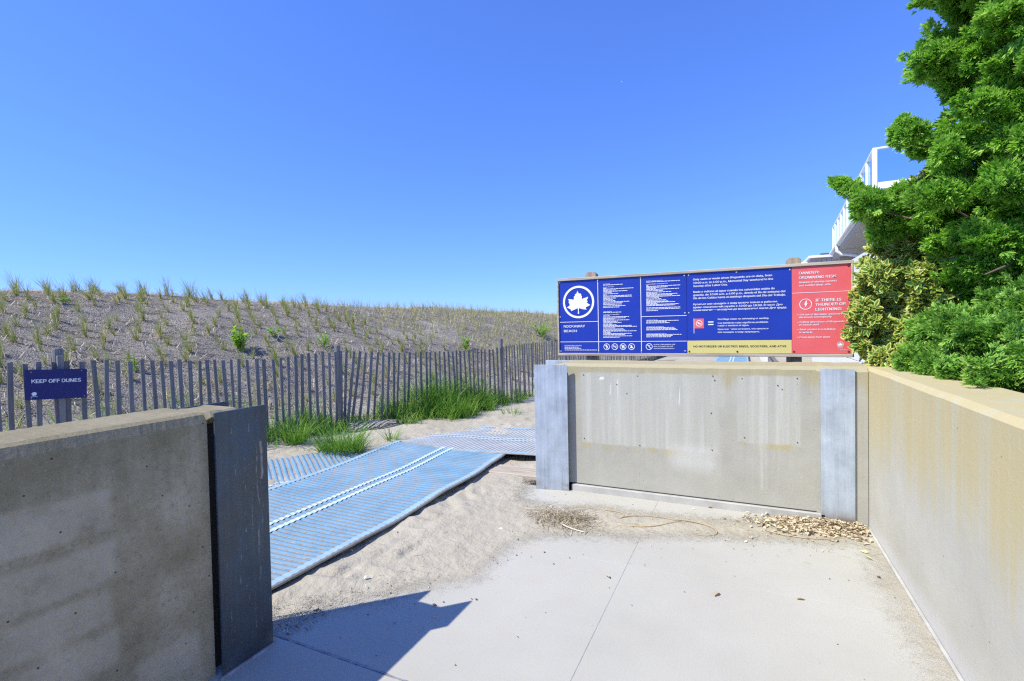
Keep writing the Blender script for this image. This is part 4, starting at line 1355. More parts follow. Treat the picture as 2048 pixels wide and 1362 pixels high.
def plate_sprays(c, r, nplates, per, size, outward, droop=0.1):
    """flat layered fans of foliage fanning out from a twig end"""
    out = []
    ow = np.array(outward, float)
    for _ in range(nplates):
        dp = norm(ow * 0.75 + rng.normal(0, .62, 3) + np.array((0, 0, .12)))
        nr = norm(np.array((0, 0, 1.0)) + rng.normal(0, .45, 3))
        s = norm(np.cross(dp, nr))
        Ln = r * rng.uniform(.5, 1.12)
        n = max(14, int(1.3 * per * (Ln / .2) ** 2))
        u = rng.uniform(0, 1, n) ** .7
        hw = .42 * Ln * np.sqrt(np.clip(1.05 - u, 0, 1)) * (.35 + u)
        v = rng.uniform(-1, 1, n) * hw * 1.6
        o = np.array(c) + rng.normal(0, r * .42, 3)
        P = o + dp * (u * Ln)[:, None] + s * v[:, None] + np.cross(s, dp) * (rng.normal(0, .012, n) - droop * (u * Ln) ** 2 * 2)[:, None]
        D = dp + s * (v / (hw + .01) * .75)[:, None] + rng.normal(0, .2, (n, 3))
        out.append(spray_mesh(P, D, size * rng.uniform(.6, 1.45, n), A=np.repeat(s[None], n, 0), tone=rng.uniform(-.12, .2)))
    return out


TRUNK = np.array((2.0, 5.05))
ct = thing("conifer_tree", (2.0, 5.05, 1.1), "tall dense green conifer with drooping lobed branches at the edge of the view", "tree")
tp = [(2.0, 5.05, 1.0), (1.98, 5.04, 1.8), (2.02, 5.06, 2.8), (1.99, 5.03, 3.8), (2.0, 5.05, 5.0), (2.0, 5.05, 6.2)]
tube("trunk", tp, [0.11, 0.095, 0.08, 0.06, 0.04, 0.012], MT['bark'], ct, 10)
parts = []
lim = []
for (x, y, z, r) in TREE:
    o = np.array((x, y)) - TRUNK
    o = o / max(.2, np.linalg.norm(o))
    ow = (o[0], o[1], 0.15)
    parts.append(clump_sprays((x, y, z), r * .9, int(30000 * r * r), 0.034, outward=ow))
    parts += plate_sprays((x, y, z), r, 11, 95, 0.031, (o[0] * .9, o[1] * .9 - .15, 0.05))
    v = np.array((x, y, z - CAM_H))
    v = v / np.linalg.norm(v)
    c2 = np.array((x, y, z)) + v * 0.24 + rng.normal(0, .05, 3)
    parts.append(clump_sprays(c2, r * 0.9, int(9000 * r * r), 0.05, outward=ow))
    lim.append((x, y, z))
# the lobes that stand out against the sky
for (x, y, z, r) in ((0.70, 4.93, 2.72, 0.04), (0.745, 4.92, 2.69, 0.05), (0.80, 4.9, 2.63, 0.065), (0.88, 4.87, 2.56, 0.08), (0.96, 4.83, 2.40, 0.09), (1.02, 4.80, 2.24, 0.075), (1.10, 4.80, 2.97, 0.06), (1.13, 4.79, 3.07, 0.05), (1.095, 4.80, 3.03, 0.045), (1.18, 4.75, 2.98, 0.09), (1.25, 4.72, 3.52, 0.08), (1.28, 4.72, 3.45, 0.085), (1.31, 4.72, 3.98, 0.09), (1.27, 4.74, 4.10, 0.07), (1.38, 4.75, 3.35, 0.09), (0.93, 4.85, 2.48, .085), (1.02, 4.83, 2.36, .10), (1.10, 4.80, 2.29, .105), (1.16, 4.78, 2.43, .105), (1.10, 4.80, 2.53, .085), (1.24, 4.76, 2.31, .11), (1.32, 4.74, 2.42, .11), (1.26, 4.78, 2.52, .09), (0.99, 4.82, 2.24, .08)):
    parts.append(clump_sprays((x, y, z), r, int(34000 * r * r) + 16, 0.034, outward=(-.8, -.3, .2)))
    parts += plate_sprays((x + .03, y, z), r, 7, 95, 0.030, (-.8, -.25, .12))
# the lowest, drooping part of the crown above the juniper
for (x, y, z) in ((1.50, 4.45, 1.90), (1.62, 4.40, 1.86), (1.74, 4.35, 1.92), (1.84, 4.40, 1.98), (1.58, 4.55, 2.0), (1.72, 4.55, 2.02), (1.90, 4.30, 1.82), (1.66, 4.50, 1.74), (1.80, 4.45, 1.76), (1.95, 4.50, 1.92), (1.45, 4.62, 1.86), (1.55, 4.66, 1.70)):
    parts.append(clump_sprays((x, y, z), .12, 430, 0.036, outward=(-.5, -.5, 0)))
    parts += plate_sprays((x, y, z), .13, 8, 90, 0.031, (-.4, -.6, -.15))
# the far and outer side of the crown
for k in range(95):
    a = random.uniform(-0.75, 1.35)
    z = random.uniform(1.5, 5.6)
    rr = (1.15 if z < 3 else 1.25 - (z - 3) * 0.36) * random.uniform(.55, 1.0)
    c = (TRUNK[0] + rr * math.cos(a), TRUNK[1] + rr * math.sin(a), z)
    parts.append(clump_sprays(c, random.uniform(.15, .23), 330, 0.095, outward=(math.cos(a), math.sin(a), .1)))
for k in range(26):
    z = random.uniform(4.5, 6.2)
    a = random.uniform(0, 6.28)
    rr = max(.05, (6.5 - z) * 0.40) * random.uniform(.4, 1)
    parts.append(clump_sprays((TRUNK[0] + rr * math.cos(a), TRUNK[1] + rr * math.sin(a), z), .17, 300, 0.095, outward=(math.cos(a), math.sin(a), .2)))
V, Q, T = join_sprays(parts)
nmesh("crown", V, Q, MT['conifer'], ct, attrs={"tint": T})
for i, (x, y, z) in enumerate(lim[::2] + [(0.75, 4.92, 2.68), (1.03, 4.8, 3.0), (1.16, 4.72, 3.48), (1.2, 4.73, 3.98)]):
    zb = max(1.3, z - 0.35)
    m_ = ((2.0 + x) / 2 + random.uniform(-.05, .05), (5.05 + y) / 2 + random.uniform(-.05, .05), (zb + z) / 2 - .03)
    tube("limb", [(2.0, 5.05, zb), m_, (x + .04, y + .06, z - .03)], [0.022, 0.011, 0.003], MT['bark'], ct, 6)
tube("limb", [(1.86, 4.6, 1.98), (1.70, 4.42, 1.93), (1.50, 4.20, 1.88), (1.37, 4.08, 1.83)], [0.016, 0.012, 0.009, 0.004], MT['bark'], ct, 7)

jn = thing("juniper_bush", (1.35, 3.8, 1.1), "low bright green juniper bush spreading over the top of the pale wall", "bush")
parts = []
for (x, y, z, r) in [q for q in JUN if q[2] < 1.53]:
    x += 0.07
    y += 0.03
    parts.append(clump_sprays((x, y, z), r * .85, int(30000 * r * r), 0.030, outward=(-.5, -.4, .25), flat=.9))
    parts += plate_sprays((x, y, z), r, 11, 110, 0.026, (-.45, -.45, .3))
    v = np.array((x, y, z - CAM_H))
    v = v / np.linalg.norm(v)
    parts.append(clump_sprays(np.array((x, y, z)) + v * 0.2, r * 1.2, int(15000 * r * r), 0.06))
for (x, y, z) in ((1.05, 4.20, 1.26), (1.09, 3.95, 1.25), (1.13, 3.65, 1.24), (1.16, 3.35, 1.25), (1.42, 4.10, 1.55), (1.52, 4.0, 1.62), (1.60, 3.9, 1.60), (1.62, 4.15, 1.72), (1.50, 4.25, 1.66), (1.72, 4.0, 1.66)):
    parts.append(clump_sprays((x, y, z), .10, 420, 0.032, outward=(-.5, -.4, .25)))
    parts += plate_sprays((x, y, z), .11, 8, 100, .027, (-.45, -.4, .2))
for k in range(46):
    y = random.uniform(1.2, 4.3)
    parts.append(clump_sprays((random.uniform(1.42, 1.95), y, random.uniform(1.12, 1.42)), random.uniform(.12, .18), 300, 0.062))
for y in np.arange(1.1, 3.5, 0.14):
    parts.append(clump_sprays((1.30 + random.uniform(-.03, .06), y, 1.29 + random.uniform(-.04, .10)), random.uniform(.09, .13), 420, 0.03, outward=(-.5, -.4, .25)))
    parts += plate_sprays((1.32, y, 1.27 + random.uniform(-.03, .1)), .11, 7, 100, .027, (-.45, -.4, .3))
V, Q, T = join_sprays(parts)
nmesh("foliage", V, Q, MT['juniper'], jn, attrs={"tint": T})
for (x, y, z, r) in [q for q in JUN if q[2] < 1.42][::2]:
    tube("stem", [(1.5 + random.uniform(-.1, .1), y + .1, 1.08), ((1.5 + x) / 2, y + .05, (1.1 + z) / 2), (x, y, z)], [0.014, 0.01, 0.004], MT['bark'], jn, 6)
def leaf_grid(P, D, Nrm, L, W, cup=0.25, bend=0.2, nu=4, nv=4):
    """oval leaves: P base, D along, Nrm up side"""
    n = len(P)
    D = norm(D)
    S = norm(np.cross(D, Nrm))
    N = np.cross(S, D)
    vs = np.linspace(0, 1, nv + 1)
    us = np.linspace(-1, 1, nu + 1)
    V = np.empty((n, nv + 1, nu + 1, 3))
    UV = np.empty((n, nv + 1, nu + 1, 2))
    bd = bend * rng.uniform(-.3, 1.4, n)
    cu = cup * rng.uniform(.4, 1.5, n)
    for a, v in enumerate(vs):
        prof = max(0.06, math.sin(math.pi * v ** 0.85) ** 0.75) if 0 < v < 1 else 0.05
        for b, u in enumerate(us):
            w = W * prof * u
            V[:, a, b] = P + D * (L * v)[:, None] + S * w[:, None] + N * (cu * W * u * u * prof - bd * L * v * v)[:, None]
            UV[:, a, b] = (u * .5 + .5, v)
    st = (nv + 1) * (nu + 1)
    loc = np.array([[a * (nu + 1) + b, a * (nu + 1) + b + 1, (a + 1) * (nu + 1) + b + 1, (a + 1) * (nu + 1) + b] for a in range(nv) for b in range(nu)])
    Q = (np.arange(n)[:, None, None] * st + loc[None]).reshape(-1, 4)
    return V.reshape(-1, 3), Q, UV.reshape(-1, 2), st


eb = thing("variegated_bush", (1.12, 4.95, 1.1), "yellow and green variegated evergreen bush leaning over the corner of the walls", "bush")
Ps, Ds, Ns, Ls, Ws, Ti = [], [], [], [], [], []
core = np.array((1.12, 4.95, 1.6))
spots = [(c, 100) for c in EUO] + [((1.24, 5.10, 2.60, .075), 26), ((1.33, 5.14, 2.66, .095), 34), ((1.42, 5.18, 2.73, .09), 34), ((1.48, 5.2, 2.66, .09), 26), ((1.36, 5.14, 2.55, .10), 30),
         ((0.80, 4.86, 1.62, .07), 16), ((0.78, 4.84, 1.44, .07), 18), ((0.82, 4.80, 1.33, .07), 18), ((0.92, 4.62, 1.26, .08), 22), ((1.0, 4.50, 1.25, .075), 20), ((1.08, 4.58, 1.32, .09), 24), ((1.30, 4.75, 2.0, .1), 24), ((1.28, 4.68, 1.72, .1), 26), ((1.25, 4.6, 1.5, .1), 26), ((0.86, 4.9, 1.98, .06), 14), ((0.93, 4.92, 2.08, .06), 14), ((1.10, 4.88, 2.08, .11), 60), ((1.22, 4.90, 2.06, .11), 60), ((1.34, 4.86, 1.92, .12), 60), ((1.40, 4.84, 1.75, .12), 50)]
for (c, ns) in spots:
    cc = np.array(c[:3]) + np.array((.055, .02, .02))
    for k in range(ns):
        d = norm(rng.normal(size=3) * .8 + (cc - core) * 1.6 + np.array((-.5, -.6, .2)))
        p = cc + d * c[3] * rng.uniform(.5, 1.15)
        ax = norm(d + np.array((-.15, -.15, .5)) + rng.normal(0, .25, 3))
        a = norm(np.cross(ax, rng.normal(size=3)))
        b = np.cross(ax, a)
        m = rng.integers(5, 9)
        ph = rng.uniform(0, 6.28)
        tt = rng.uniform(-.06, .22)
        for q in range(m):
            t = ph + q * 2.4
            open_ = rng.uniform(.45, 1.2)
            dr = norm(ax * math.cos(open_) + (a * math.cos(t) + b * math.sin(t)) * math.sin(open_))
            Ps.append(p - ax * 0.012 * q * .5)
            Ds.append(dr)
            Ns.append(ax)
            L = rng.uniform(.045, .078)
            Ls.append(L)
            Ws.append(L * rng.uniform(.22, .29))
            Ti.append(tt + rng.uniform(-.12, .12))
V, Q, UV, st = leaf_grid(np.array(Ps), np.array(Ds), np.array(Ns), np.array(Ls), np.array(Ws))
nmesh("leaves", V, Q, MT['varieg'], eb, smooth=True, attrs={"tint": np.repeat(np.array(Ti), st)}, uv=UV)
for (c, ns) in spots[::2]:
    tube("stem", [(1.25 + random.uniform(-.05, .05), 5.0, 1.05), ((1.25 + c[0]) / 2, (5.0 + c[1]) / 2, (1.1 + c[2]) / 2), c[:3]], [0.016, 0.011, 0.004], MT['bark'], eb, 6)


# ================================================================== GRASSES


def blades(B, az, L, lean, curl, W, nseg=3):
    """curved tapering blades: base points, azimuth, length, lean from vertical, extra bend"""
    n = len(B)
    V = np.empty((n, nseg + 1, 2, 3))
    h = np.stack([np.cos(az), np.sin(az), np.zeros(n)], 1)
    s = np.stack([-np.sin(az), np.cos(az), np.zeros(n)], 1)
    ro = rng.uniform(-1.2, 1.2, n)[:, None]
    s = s * np.cos(ro) + h * np.sin(ro)
    p = B.copy()
    for k in range(nseg + 1):
        t = k / nseg
        w = W * (1 - t) ** 0.7 + 0.0008
        V[:, k, 0] = p - s * w[:, None]
        V[:, k, 1] = p + s * w[:, None]
        a = lean + curl * (t + .5 / nseg)
        p = p + (h * np.sin(a)[:, None] + np.array((0, 0, 1.0)) * np.cos(a)[:, None]) * (L / nseg)[:, None]
    st = (nseg + 1) * 2
    loc = np.array([[2 * k, 2 * k + 1, 2 * k + 3, 2 * k + 2] for k in range(nseg)])
    Q = (np.arange(n)[:, None, None] * st + loc[None]).reshape(-1, 4)
    return V.reshape(-1, 3), Q, st


def frame_px(x, y, z):
    v = Vector((x, y, z - CAM_H))
    d = v.dot(fw)
    if d < 0.1:
        return None
    return (1024 + 988 * v.dot(rt) / d, 681 - 988 * v.dot(up) / d, d)


# ---- tufts of dune grass, planted in rows
tuft_meshes = []
for k in range(10):
    n = int(random.uniform(40, 70))
    B = np.stack([rng.normal(0, .014, n), rng.normal(0, .018, n), np.full(n, -0.02)], 1)
    az = rng.uniform(0, 6.28, n)
    dead = rng.uniform(0, 1, n) < 0.34
    L = np.where(dead, rng.uniform(.12, .30, n), rng.uniform(.20, .42, n))
    lean = np.where(dead, rng.uniform(.6, 1.5, n), np.abs(rng.normal(.10, .16, n)))
    V, Q, st = blades(B, az, L, lean, rng.uniform(.05, .75, n), rng.uniform(.0022, .0042, n), 3)
    V[:, 1] -= np.clip(V[:, 2], 0, 1) * 0.22
    T = np.repeat(np.where(dead, rng.uniform(.8, 1.0, n), np.clip(rng.normal(.33, .24, n), 0, .9)), st)
    o = nmesh("grass_tuft", V, Q, MT['dgrass'], None, attrs={"tint": T})
    me = o.data
    ORG.pop(o, None)
    bpy.data.objects.remove(o)
    tuft_meshes.append(me)
spots = []
for j in range(-6, 250):
    for i in range(17):
        s = 0.85 + i * 0.38 + random.uniform(-.07, .07)
        y = 0.8 + j * 0.39 + (0.2 if i % 2 else 0) + random.uniform(-.11, .11)
        if random.random() < 0.10 or s > 7.2:
            continue
        x = float(fence_x(y)) - s
        spots.append((x, y, s))
arr = np.array(spots)
zz = ground_z(arr[:, 0], arr[:, 1])
seen, rest = [], []
for (x, y, s), z in zip(spots, zz):
    q = frame_px(x, y, z + .15)
    if q and -60 < q[0] < 1135 and q[1] < 880 and not (s < 1.6 and q[1] > 760 and q[0] < 560):
        seen.append((q[2], x, y, z, s))
    elif y < 12:
        rest.append((x, y, z, s))
seen.sort()
for (d, x, y, z, s) in seen[:295]:
    o = bpy.data.objects.new("grass_tuft", random.choice(tuft_meshes))
    col.objects.link(o)
    k = random.uniform(.5, .98) * (1.0 if s < 5.5 else 1.35)
    o.location = (x, y, z)
    o.scale = (k, k, k * random.uniform(.85, 1.15))
    o.rotation_euler = (random.uniform(-.1, .1), random.uniform(-.1, .1), random.uniform(-.7, .7))
    tag(o, "tuft of green and straw coloured beach grass planted on the netted dune slope", "grass tuft", "grass tufts planted in rows on the dune")
far = [(x, y, z, s) for (d, x, y, z, s) in seen[295:]] + rest
fa = np.array(far)
nb = 16
B = np.repeat(fa[:, :3], nb, 0) + np.concatenate([rng.normal(0, .05, (len(far) * nb, 2)), np.full((len(far) * nb, 1), -.02)], 1)
n = len(B)
V, Q, st = blades(B, rng.uniform(0, 6.28, n), rng.uniform(.16, .40, n), np.abs(rng.normal(.15, .25, n)), rng.uniform(.1, .7, n), rng.uniform(.003, .0055, n), 2)
tag(nmesh("distant_dune_grass", V, Q, MT['dgrass'], None, attrs={"tint": np.repeat(np.clip(rng.normal(.5, .25, n), 0, 1), st)}), kind='stuff')

# ---- dry straw strewn on the netting
n = 20000
s = rng.uniform(.35, 7.0, n)
y = 1.0 + 34 * rng.uniform(0, 1, n) ** 1.5
tufts = arr[(arr[:, 1] < 36)]
pick = tufts[rng.integers(0, len(tufts), n)]
near = rng.uniform(0, 1, n) < 0.9
off = rng.normal(0, .13, (n, 2)) + np.array((0.10, 0.10))
x = np.where(near, pick[:, 0] + off[:, 0], fence_x(y) - s)
y = np.where(near, pick[:, 1] + off[:, 1], y)
z = ground_z(x, y) + 0.02
az = rng.normal(0.35, .8, n)
dx, dy = np.cos(az), np.sin(az)
L = rng.uniform(.06, .32, n)
x2, y2 = x + dx * L, y + dy * L
xm, ym = (x + x2) / 2 - dy * L * rng.normal(0, .12, n), (y + y2) / 2 + dx * L * rng.normal(0, .12, n)
zm = ground_z(xm, ym) + 0.03 + rng.uniform(0, .05, n)
z2 = ground_z(x2, y2) + 0.02 + rng.uniform(0, .04, n)
wv = rng.uniform(.0022, .0055, n)
V = np.empty((n, 3, 2, 3))
for k, (a, b, c) in enumerate(((x, y, z), (xm, ym, zm), (x2, y2, z2))):
    V[:, k, 0] = np.stack([a - dy * wv, b + dx * wv, c], 1)
    V[:, k, 1] = np.stack([a + dy * wv, b - dx * wv, c + .002], 1)
loc = np.array([[0, 1, 3, 2], [2, 3, 5, 4]])
Q = (np.arange(n)[:, None, None] * 6 + loc[None]).reshape(-1, 4)
tag(nmesh("dry_straw", V.reshape(-1, 3), Q, MT['straw'], None, attrs={"tint": np.repeat(rng.uniform(.2, 1, n), 6)}), kind='stuff')

# ---- lush grass along the foot of the fence
PB, PL, PT = [], [], []


def grass_patch(fx_, fy_, sx, sy, n, h0, h1, ang=0.0):
    a, b = rng.normal(0, sx, n), rng.normal(0, sy, n)
    x = fx_ + a * math.cos(ang) - b * math.sin(ang)
    y = fy_ + a * math.sin(ang) + b * math.cos(ang)
    PB.append(np.stack([x, y, ground_z(x, y) - .01], 1))
    PL.append(rng.uniform(h0, h1, n))
    PT.append(np.clip(rng.normal(rng.uniform(.2, .6), .2, n), 0, 1))


def tussock(x, y, n, h):
    grass_patch(x, y, .055, .055, n, h * .45, h)


for (y0, y1, dens, h, wide) in ((4.5, 5.7, 26, .40, .30), (5.7, 6.5, 12, .34, .22), (6.5, 7.1, 38, .52, .60), (7.1, 8.1, 52, .66, .80), (8.1, 8.7, 40, .56, .65), (8.7, 9.4, 26, .38, .35), (9.4, 12.5, 7, .30, .3)):
    for k in range(int(dens * (y1 - y0))):
        y = random.uniform(y0, y1)
        o_ = random.uniform(-.25, wide)
        x = float(fence_x(y)) + o_ * 0.94
        yy = y - max(0, o_) * 0.45
        tussock(x, yy, int(random.uniform(16, 42)), h * random.uniform(.6, 1.3) * (1 - .35 * max(0, o_) / max(.3, wide)))
for k in range(46):
    y = random.uniform(6.9, 8.5)
    grass_patch(float(fence_x(y)) + random.uniform(-.3, .25), y, .06, .06, 14, .45, .88)
for y in np.arange(1.6, 5.6, .3):
    grass_patch(float(fence_x(y)) + random.uniform(-.1, .35), y, .16, .16, 55, .14, .40)
    grass_patch(float(fence_x(y)) - random.uniform(.3, .9), y, .25, .2, 36, .14, .36)
B = np.concatenate(PB)
L = np.concatenate(PL)
T = np.concatenate(PT)
n = len(B)
V, Q, st = blades(B, rng.uniform(0, 6.28, n), L, np.abs(rng.normal(.15, .26, n)), rng.uniform(.1, 1.3, n), rng.uniform(.0032, .0068, n), 4)
tag(nmesh("fence_grass", V, Q, MT['grass'], None, attrs={"tint": np.repeat(T, st)}), kind='stuff')


def clump(name, label, cx, cy, n, r, h0, h1, group=None, mat='grass'):
    a = rng.uniform(0, 6.28, n)
    rr = r * np.sqrt(rng.uniform(0, 1, n)) * .6
    x, y = cx + rr * np.cos(a), cy + rr * np.sin(a)
    z0 = gz(cx, cy)
    B = np.stack([x - cx, y - cy, ground_z(x, y) - z0 - .01], 1)
    V, Q, st = blades(B, a + rng.normal(0, .7, n), rng.uniform(h0, h1, n), np.abs(rng.normal(.38, .25, n)), rng.uniform(.3, 1.2, n), rng.uniform(.0022, .0045, n), 4)
    o = nmesh(name, V, Q, MT[mat], None, attrs={"tint": np.repeat(np.clip(rng.normal(.36, .2, n), 0, 1), st)})
    o.location = (cx, cy, z0)
    return tag(o, label, "grass clump", group)


clump("grass_clump", "large spreading clump of green grass between the fence and the blue mat", -4.55, 4.62, 620, .42, .16, .46)
clump("grass_clump", "upright green grass clump at the fence foot just past the steel faced wall end", -5.35, 4.62, 260, .22, .18, .48)
clump("grass_clump", "thin sprig of green grass growing at the upper edge of the blue mat", -4.42, 5.42, 46, .14, .12, .30)
clump("grass_clump", "sparse pale grass sprig on bare sand near the zinc faced pillar", -3.75, 7.9, 60, .3, .10, .24)


# ---- bright leafy weeds on the dune
def weed(label, px, py, hgt, wid, nleaf):
    z0 = gz(px, py)
    t = thing("leafy_weed", (px, py, z0), label, "weed", "leafy weeds on the dune")
    ns = max(4, int(nleaf / 16))
    Ps, Ds, Ns_ = [], [], []
    V0, F0 = [], []
    for k in range(ns):
        tip = np.array((px + random.uniform(-wid, wid) * .25, py + random.uniform(-wid, wid) * .5, z0 + hgt * random.uniform(.5, 1)))
        base = np.array((px + random.uniform(-.03, .03), py + random.uniform(-.03, .03), z0 - .02))
        mid = (base + tip) / 2 + np.array((0, 0, .03))
        v_, f_ = tube_data([base, mid, tip], [.005, .004, .002], 5)
        b = len(V0)
        V0 += v_
        F0 += [tuple(i + b for i in f) for f in f_]
        for q in range(int(nleaf / ns)):
            f = random.uniform(.25, 1)
            p = base + (tip - base) * f
            a = random.uniform(0, 6.28)
            Ps.append(p)
            Ds.append((math.cos(a), math.sin(a), random.uniform(.1, .9)))
            Ns_.append((random.uniform(-.3, .3), random.uniform(-.3, .3), 1))
    mesh("stems", V0, F0, MT['weed'], t)
    t.children[0].data.attributes.new("tint", 'FLOAT', 'POINT')
    n = len(Ps)
    L = rng.uniform(.05, .095, n) * (hgt / .35) ** .4
    V, Q, UV, st = leaf_grid(np.array(Ps), np.array(Ds), np.array(Ns_), L, L * .24, nu=2, nv=3)
    nmesh("leaves", V, Q, MT['weed'], t, attrs={"tint": np.repeat(rng.uniform(0, 1, n), st)})


for (l, x, y, h, w, nl) in (("largest bright green leafy weed on the dune, standing above the fence tops", -8.25, 5.98, .46, .46, 230),
                            ("pair of small bright green leaf clusters uphill beside the largest weed", -8.61, 6.99, .24, .40, 90),
                            ("low bright green weed on the dune just above the second fence post", -7.92, 7.63, .26, .34, 100),
                            ("bright green weed showing just over the fence before the third post", -6.87, 11.72, .42, .70, 150),
                            ("widest bright green weed high on the dune beside the rules sign", -7.07, 17.81, .60, 1.2, 260),
                            ("tiny bright green weed under the crest tufts in the upper corner", -11.36, 4.77, .15, .22, 60),
                            ("small fresh weed rising behind the fence slats near the keep off sign", -8.24, 4.28, .22, .12, 40)):
    weed(l, x, y, h, w, nl)

# ================================================================== LITTER ON THE GROUND


def litter_leaves(name, pts, L0, L1, zamp, label=None, tint=(0, 1)):
    P = np.array(pts)
    n = len(P)
    a = rng.uniform(0, 6.28, n)
    D = np.stack([np.cos(a), np.sin(a), rng.normal(0, .22, n)], 1)
    N = np.stack([rng.normal(0, .35, n), rng.normal(0, .35, n), np.ones(n)], 1)
    L = rng.uniform(L0, L1, n)
    V, Q, UV, st = leaf_grid(P, D, N, L, L * rng.uniform(.18, .30, n), cup=.7, bend=.25, nu=2, nv=3)
    V[:, 2] = np.maximum(V[:, 2], 0.0045)
    o = nmesh(name, V, Q, MT['litter'], None, smooth=True, attrs={"tint": np.repeat(rng.uniform(tint[0], tint[1], n) ** .7, st)})
    return o


pts = []
for k in range(1500):
    u, v = random.gauss(0, 1), random.gauss(0, 1)
    x = 0.48 + 0.19 * u
    y = 4.32 + 0.085 * v + 0.02 * u
    if x > 0.80:
        x = 0.80 - random.uniform(0, .12)
    if y > 4.45:
        y = 4.45 - random.uniform(0, .12)
    hgt = 0.035 * math.exp(-((x - .56) / .22) ** 2 - ((y - 4.38) / .10) ** 2)
    pts.append((x, y, 0.006 + random.random() * hgt + 0.004))
tag(litter_leaves("leaf_litter", pts, .022, .05, .04), kind='stuff')
# scattered single leaves: each its own thing
for (x, y, L, lb) in ((-0.796, 2.98, .045, "single curled tan leaf on the slab near the long joint"), (-0.149, 3.04, .055, "single brown leaf lying in the middle of the pale slab"),
                      (0.25, 3.13, .05, "single brown leaf lying on the cross joint of the slab"), (0.44, 2.12, .045, "single tan leaf at the lower edge of the view"),
                      (0.74, 3.95, .05, "single yellow green leaf by the foot of the pale wall"), (0.70, 3.86, .045, "second yellow green leaf a step nearer along the pale wall"),
                      (0.02, 3.93, .04, "single tan leaf on the sandy strip before the leaf heap")):
    o = litter_leaves("fallen_leaf", [(0, 0, .008)], L, L * 1.05, 0, tint=(.97, 1) if 'yellow' in lb else (.3, .7))
    o.location = (x, y, 0.002)
    tag(o, lb, "leaf", "single fallen leaves")


def straw_lines(n, cx, cy, rx, ry, L0, L1, z0, z1, w0=.0008, w1=.002, bendk=.35):
    x = cx + rng.normal(0, rx, n)
    y = cy + rng.normal(0, ry, n)
    a = rng.normal(0.1, .9, n)
    L = rng.uniform(L0, L1, n)
    k = rng.normal(0, bendk, n)
    V = np.empty((n, 4, 2, 3))
    wv = rng.uniform(w0, w1, n)
    px_, py_2 = x.copy(), y.copy()
    for i in range(4):
        aa = a + k * (i - 1.5)
        zz_ = rng.uniform(z0, z1, n) * np.exp(-((px_ - cx) / (rx * 1.6)) ** 2 - ((py_2 - cy) / (ry * 1.8)) ** 2) + 0.006
        V[:, i, 0] = np.stack([px_ - np.sin(aa) * wv, py_2 + np.cos(aa) * wv, zz_], 1)
        V[:, i, 1] = np.stack([px_ + np.sin(aa) * wv, py_2 - np.cos(aa) * wv, zz_ + .001], 1)
        px_ = px_ + np.cos(aa) * L / 3
        py_2 = py_2 + np.sin(aa) * L / 3
    loc = np.array([[0, 1, 3, 2], [2, 3, 5, 4], [4, 5, 7, 6]])
    Q = (np.arange(n)[:, None, None] * 8 + loc[None]).reshape(-1, 4)
    return V.reshape(-1, 3), Q, 8


V, Q, st = straw_lines(620, -1.36, 3.74, .15, .085, .05, .20, .006, .045)
n = len(V) // st
tag(nmesh("straw_litter", V, Q, MT['straw'], None, attrs={"tint": np.repeat(rng.uniform(0, 1, n), st)}), kind='stuff')
V, Q, st = straw_lines(170, -1.15, 3.72, .45, .16, .01, .04, .004, .010)
V2, Q2, _ = straw_lines(240, 0.2, 4.0, .45, .14, .01, .05, .004, .012)
V3, Q3, _ = straw_lines(120, -2.25, 2.6, .25, .5, .01, .05, .03, .045)
o = len(V)
Qa = np.concatenate([Q, Q2 + o, Q3 + o + len(V2)])
Va = np.concatenate([V, V2, V3])
tag(nmesh("straw_crumbs", Va, Qa, MT['straw'], None, attrs={"tint": np.repeat(rng.uniform(.15, .9, len(Va) // st), st)}), kind='stuff')


def stalk(label, pts, r, mat='stalk'):
    P = [Vector(p) for p in pts]
    # smooth through the points
    out = []
    for i in range(len(P) - 1):
        p0, p1, p2, p3 = P[max(i - 1, 0)], P[i], P[i + 1], P[min(i + 2, len(P) - 1)]
        for k in range(6):
            t = k / 6
            out.append(0.5 * ((2 * p1) + (p2 - p0) * t + (2 * p0 - 5 * p1 + 4 * p2 - p3) * t * t + (3 * p1 - p0 - 3 * p2 + p3) * t ** 3))
    out.append(P[-1])
    n = len(out)
    o = tube("dry_stalk", out, [r * (1 - .65 * i / n) for i in range(n)], MT[mat], None, 6)
    return tag(o, label, "stalk", "dry stalks on the walkway")


stalk("long curved dry stalk sweeping under the looped one on the sandy strip", [(-1.02, 3.83, .008), (-0.93, 3.80, .007), (-0.80, 3.80, .007), (-0.66, 3.85, .008), (-0.55, 3.95, .010), (-0.47, 4.05, .012)], .0065)
stalk("thin arched dry stalk forming the upper curve of the loop", [(-0.92, 3.93, .006), (-0.85, 4.00, .008), (-0.73, 4.05, .008), (-0.58, 4.06, .008), (-0.47, 4.04, .014)], .0045)
stalk("dry stalk curling into a round loop near the middle of the barrier wall", [(-0.50, 4.06, .012), (-0.38, 4.06, .010), (-0.27, 4.03, .008), (-0.20, 3.95, .007), (-0.21, 3.87, .007), (-0.28, 3.83, .007), (-0.35, 3.83, .007)], .005)
stalk("thick bleached stick lying at the front of the straw heap", [(-1.31, 3.62, .016), (-1.25, 3.585, .014), (-1.17, 3.56, .010), (-1.10, 3.545, .010)], .008, 'stick')
stalk("short dark twig across the tip of the bleached stick", [(-1.095, 3.58, .018), (-1.095, 3.55, .018), (-1.09, 3.52, .006)], .005)
stalk("long thin stem arching around the upper side of the straw heap", [(-1.68, 3.70, .006), (-1.68, 3.80, .006), (-1.58, 3.86, .008), (-1.42, 3.96, .010), (-1.27, 4.05, .010), (-1.18, 4.05, .006)], .0035)
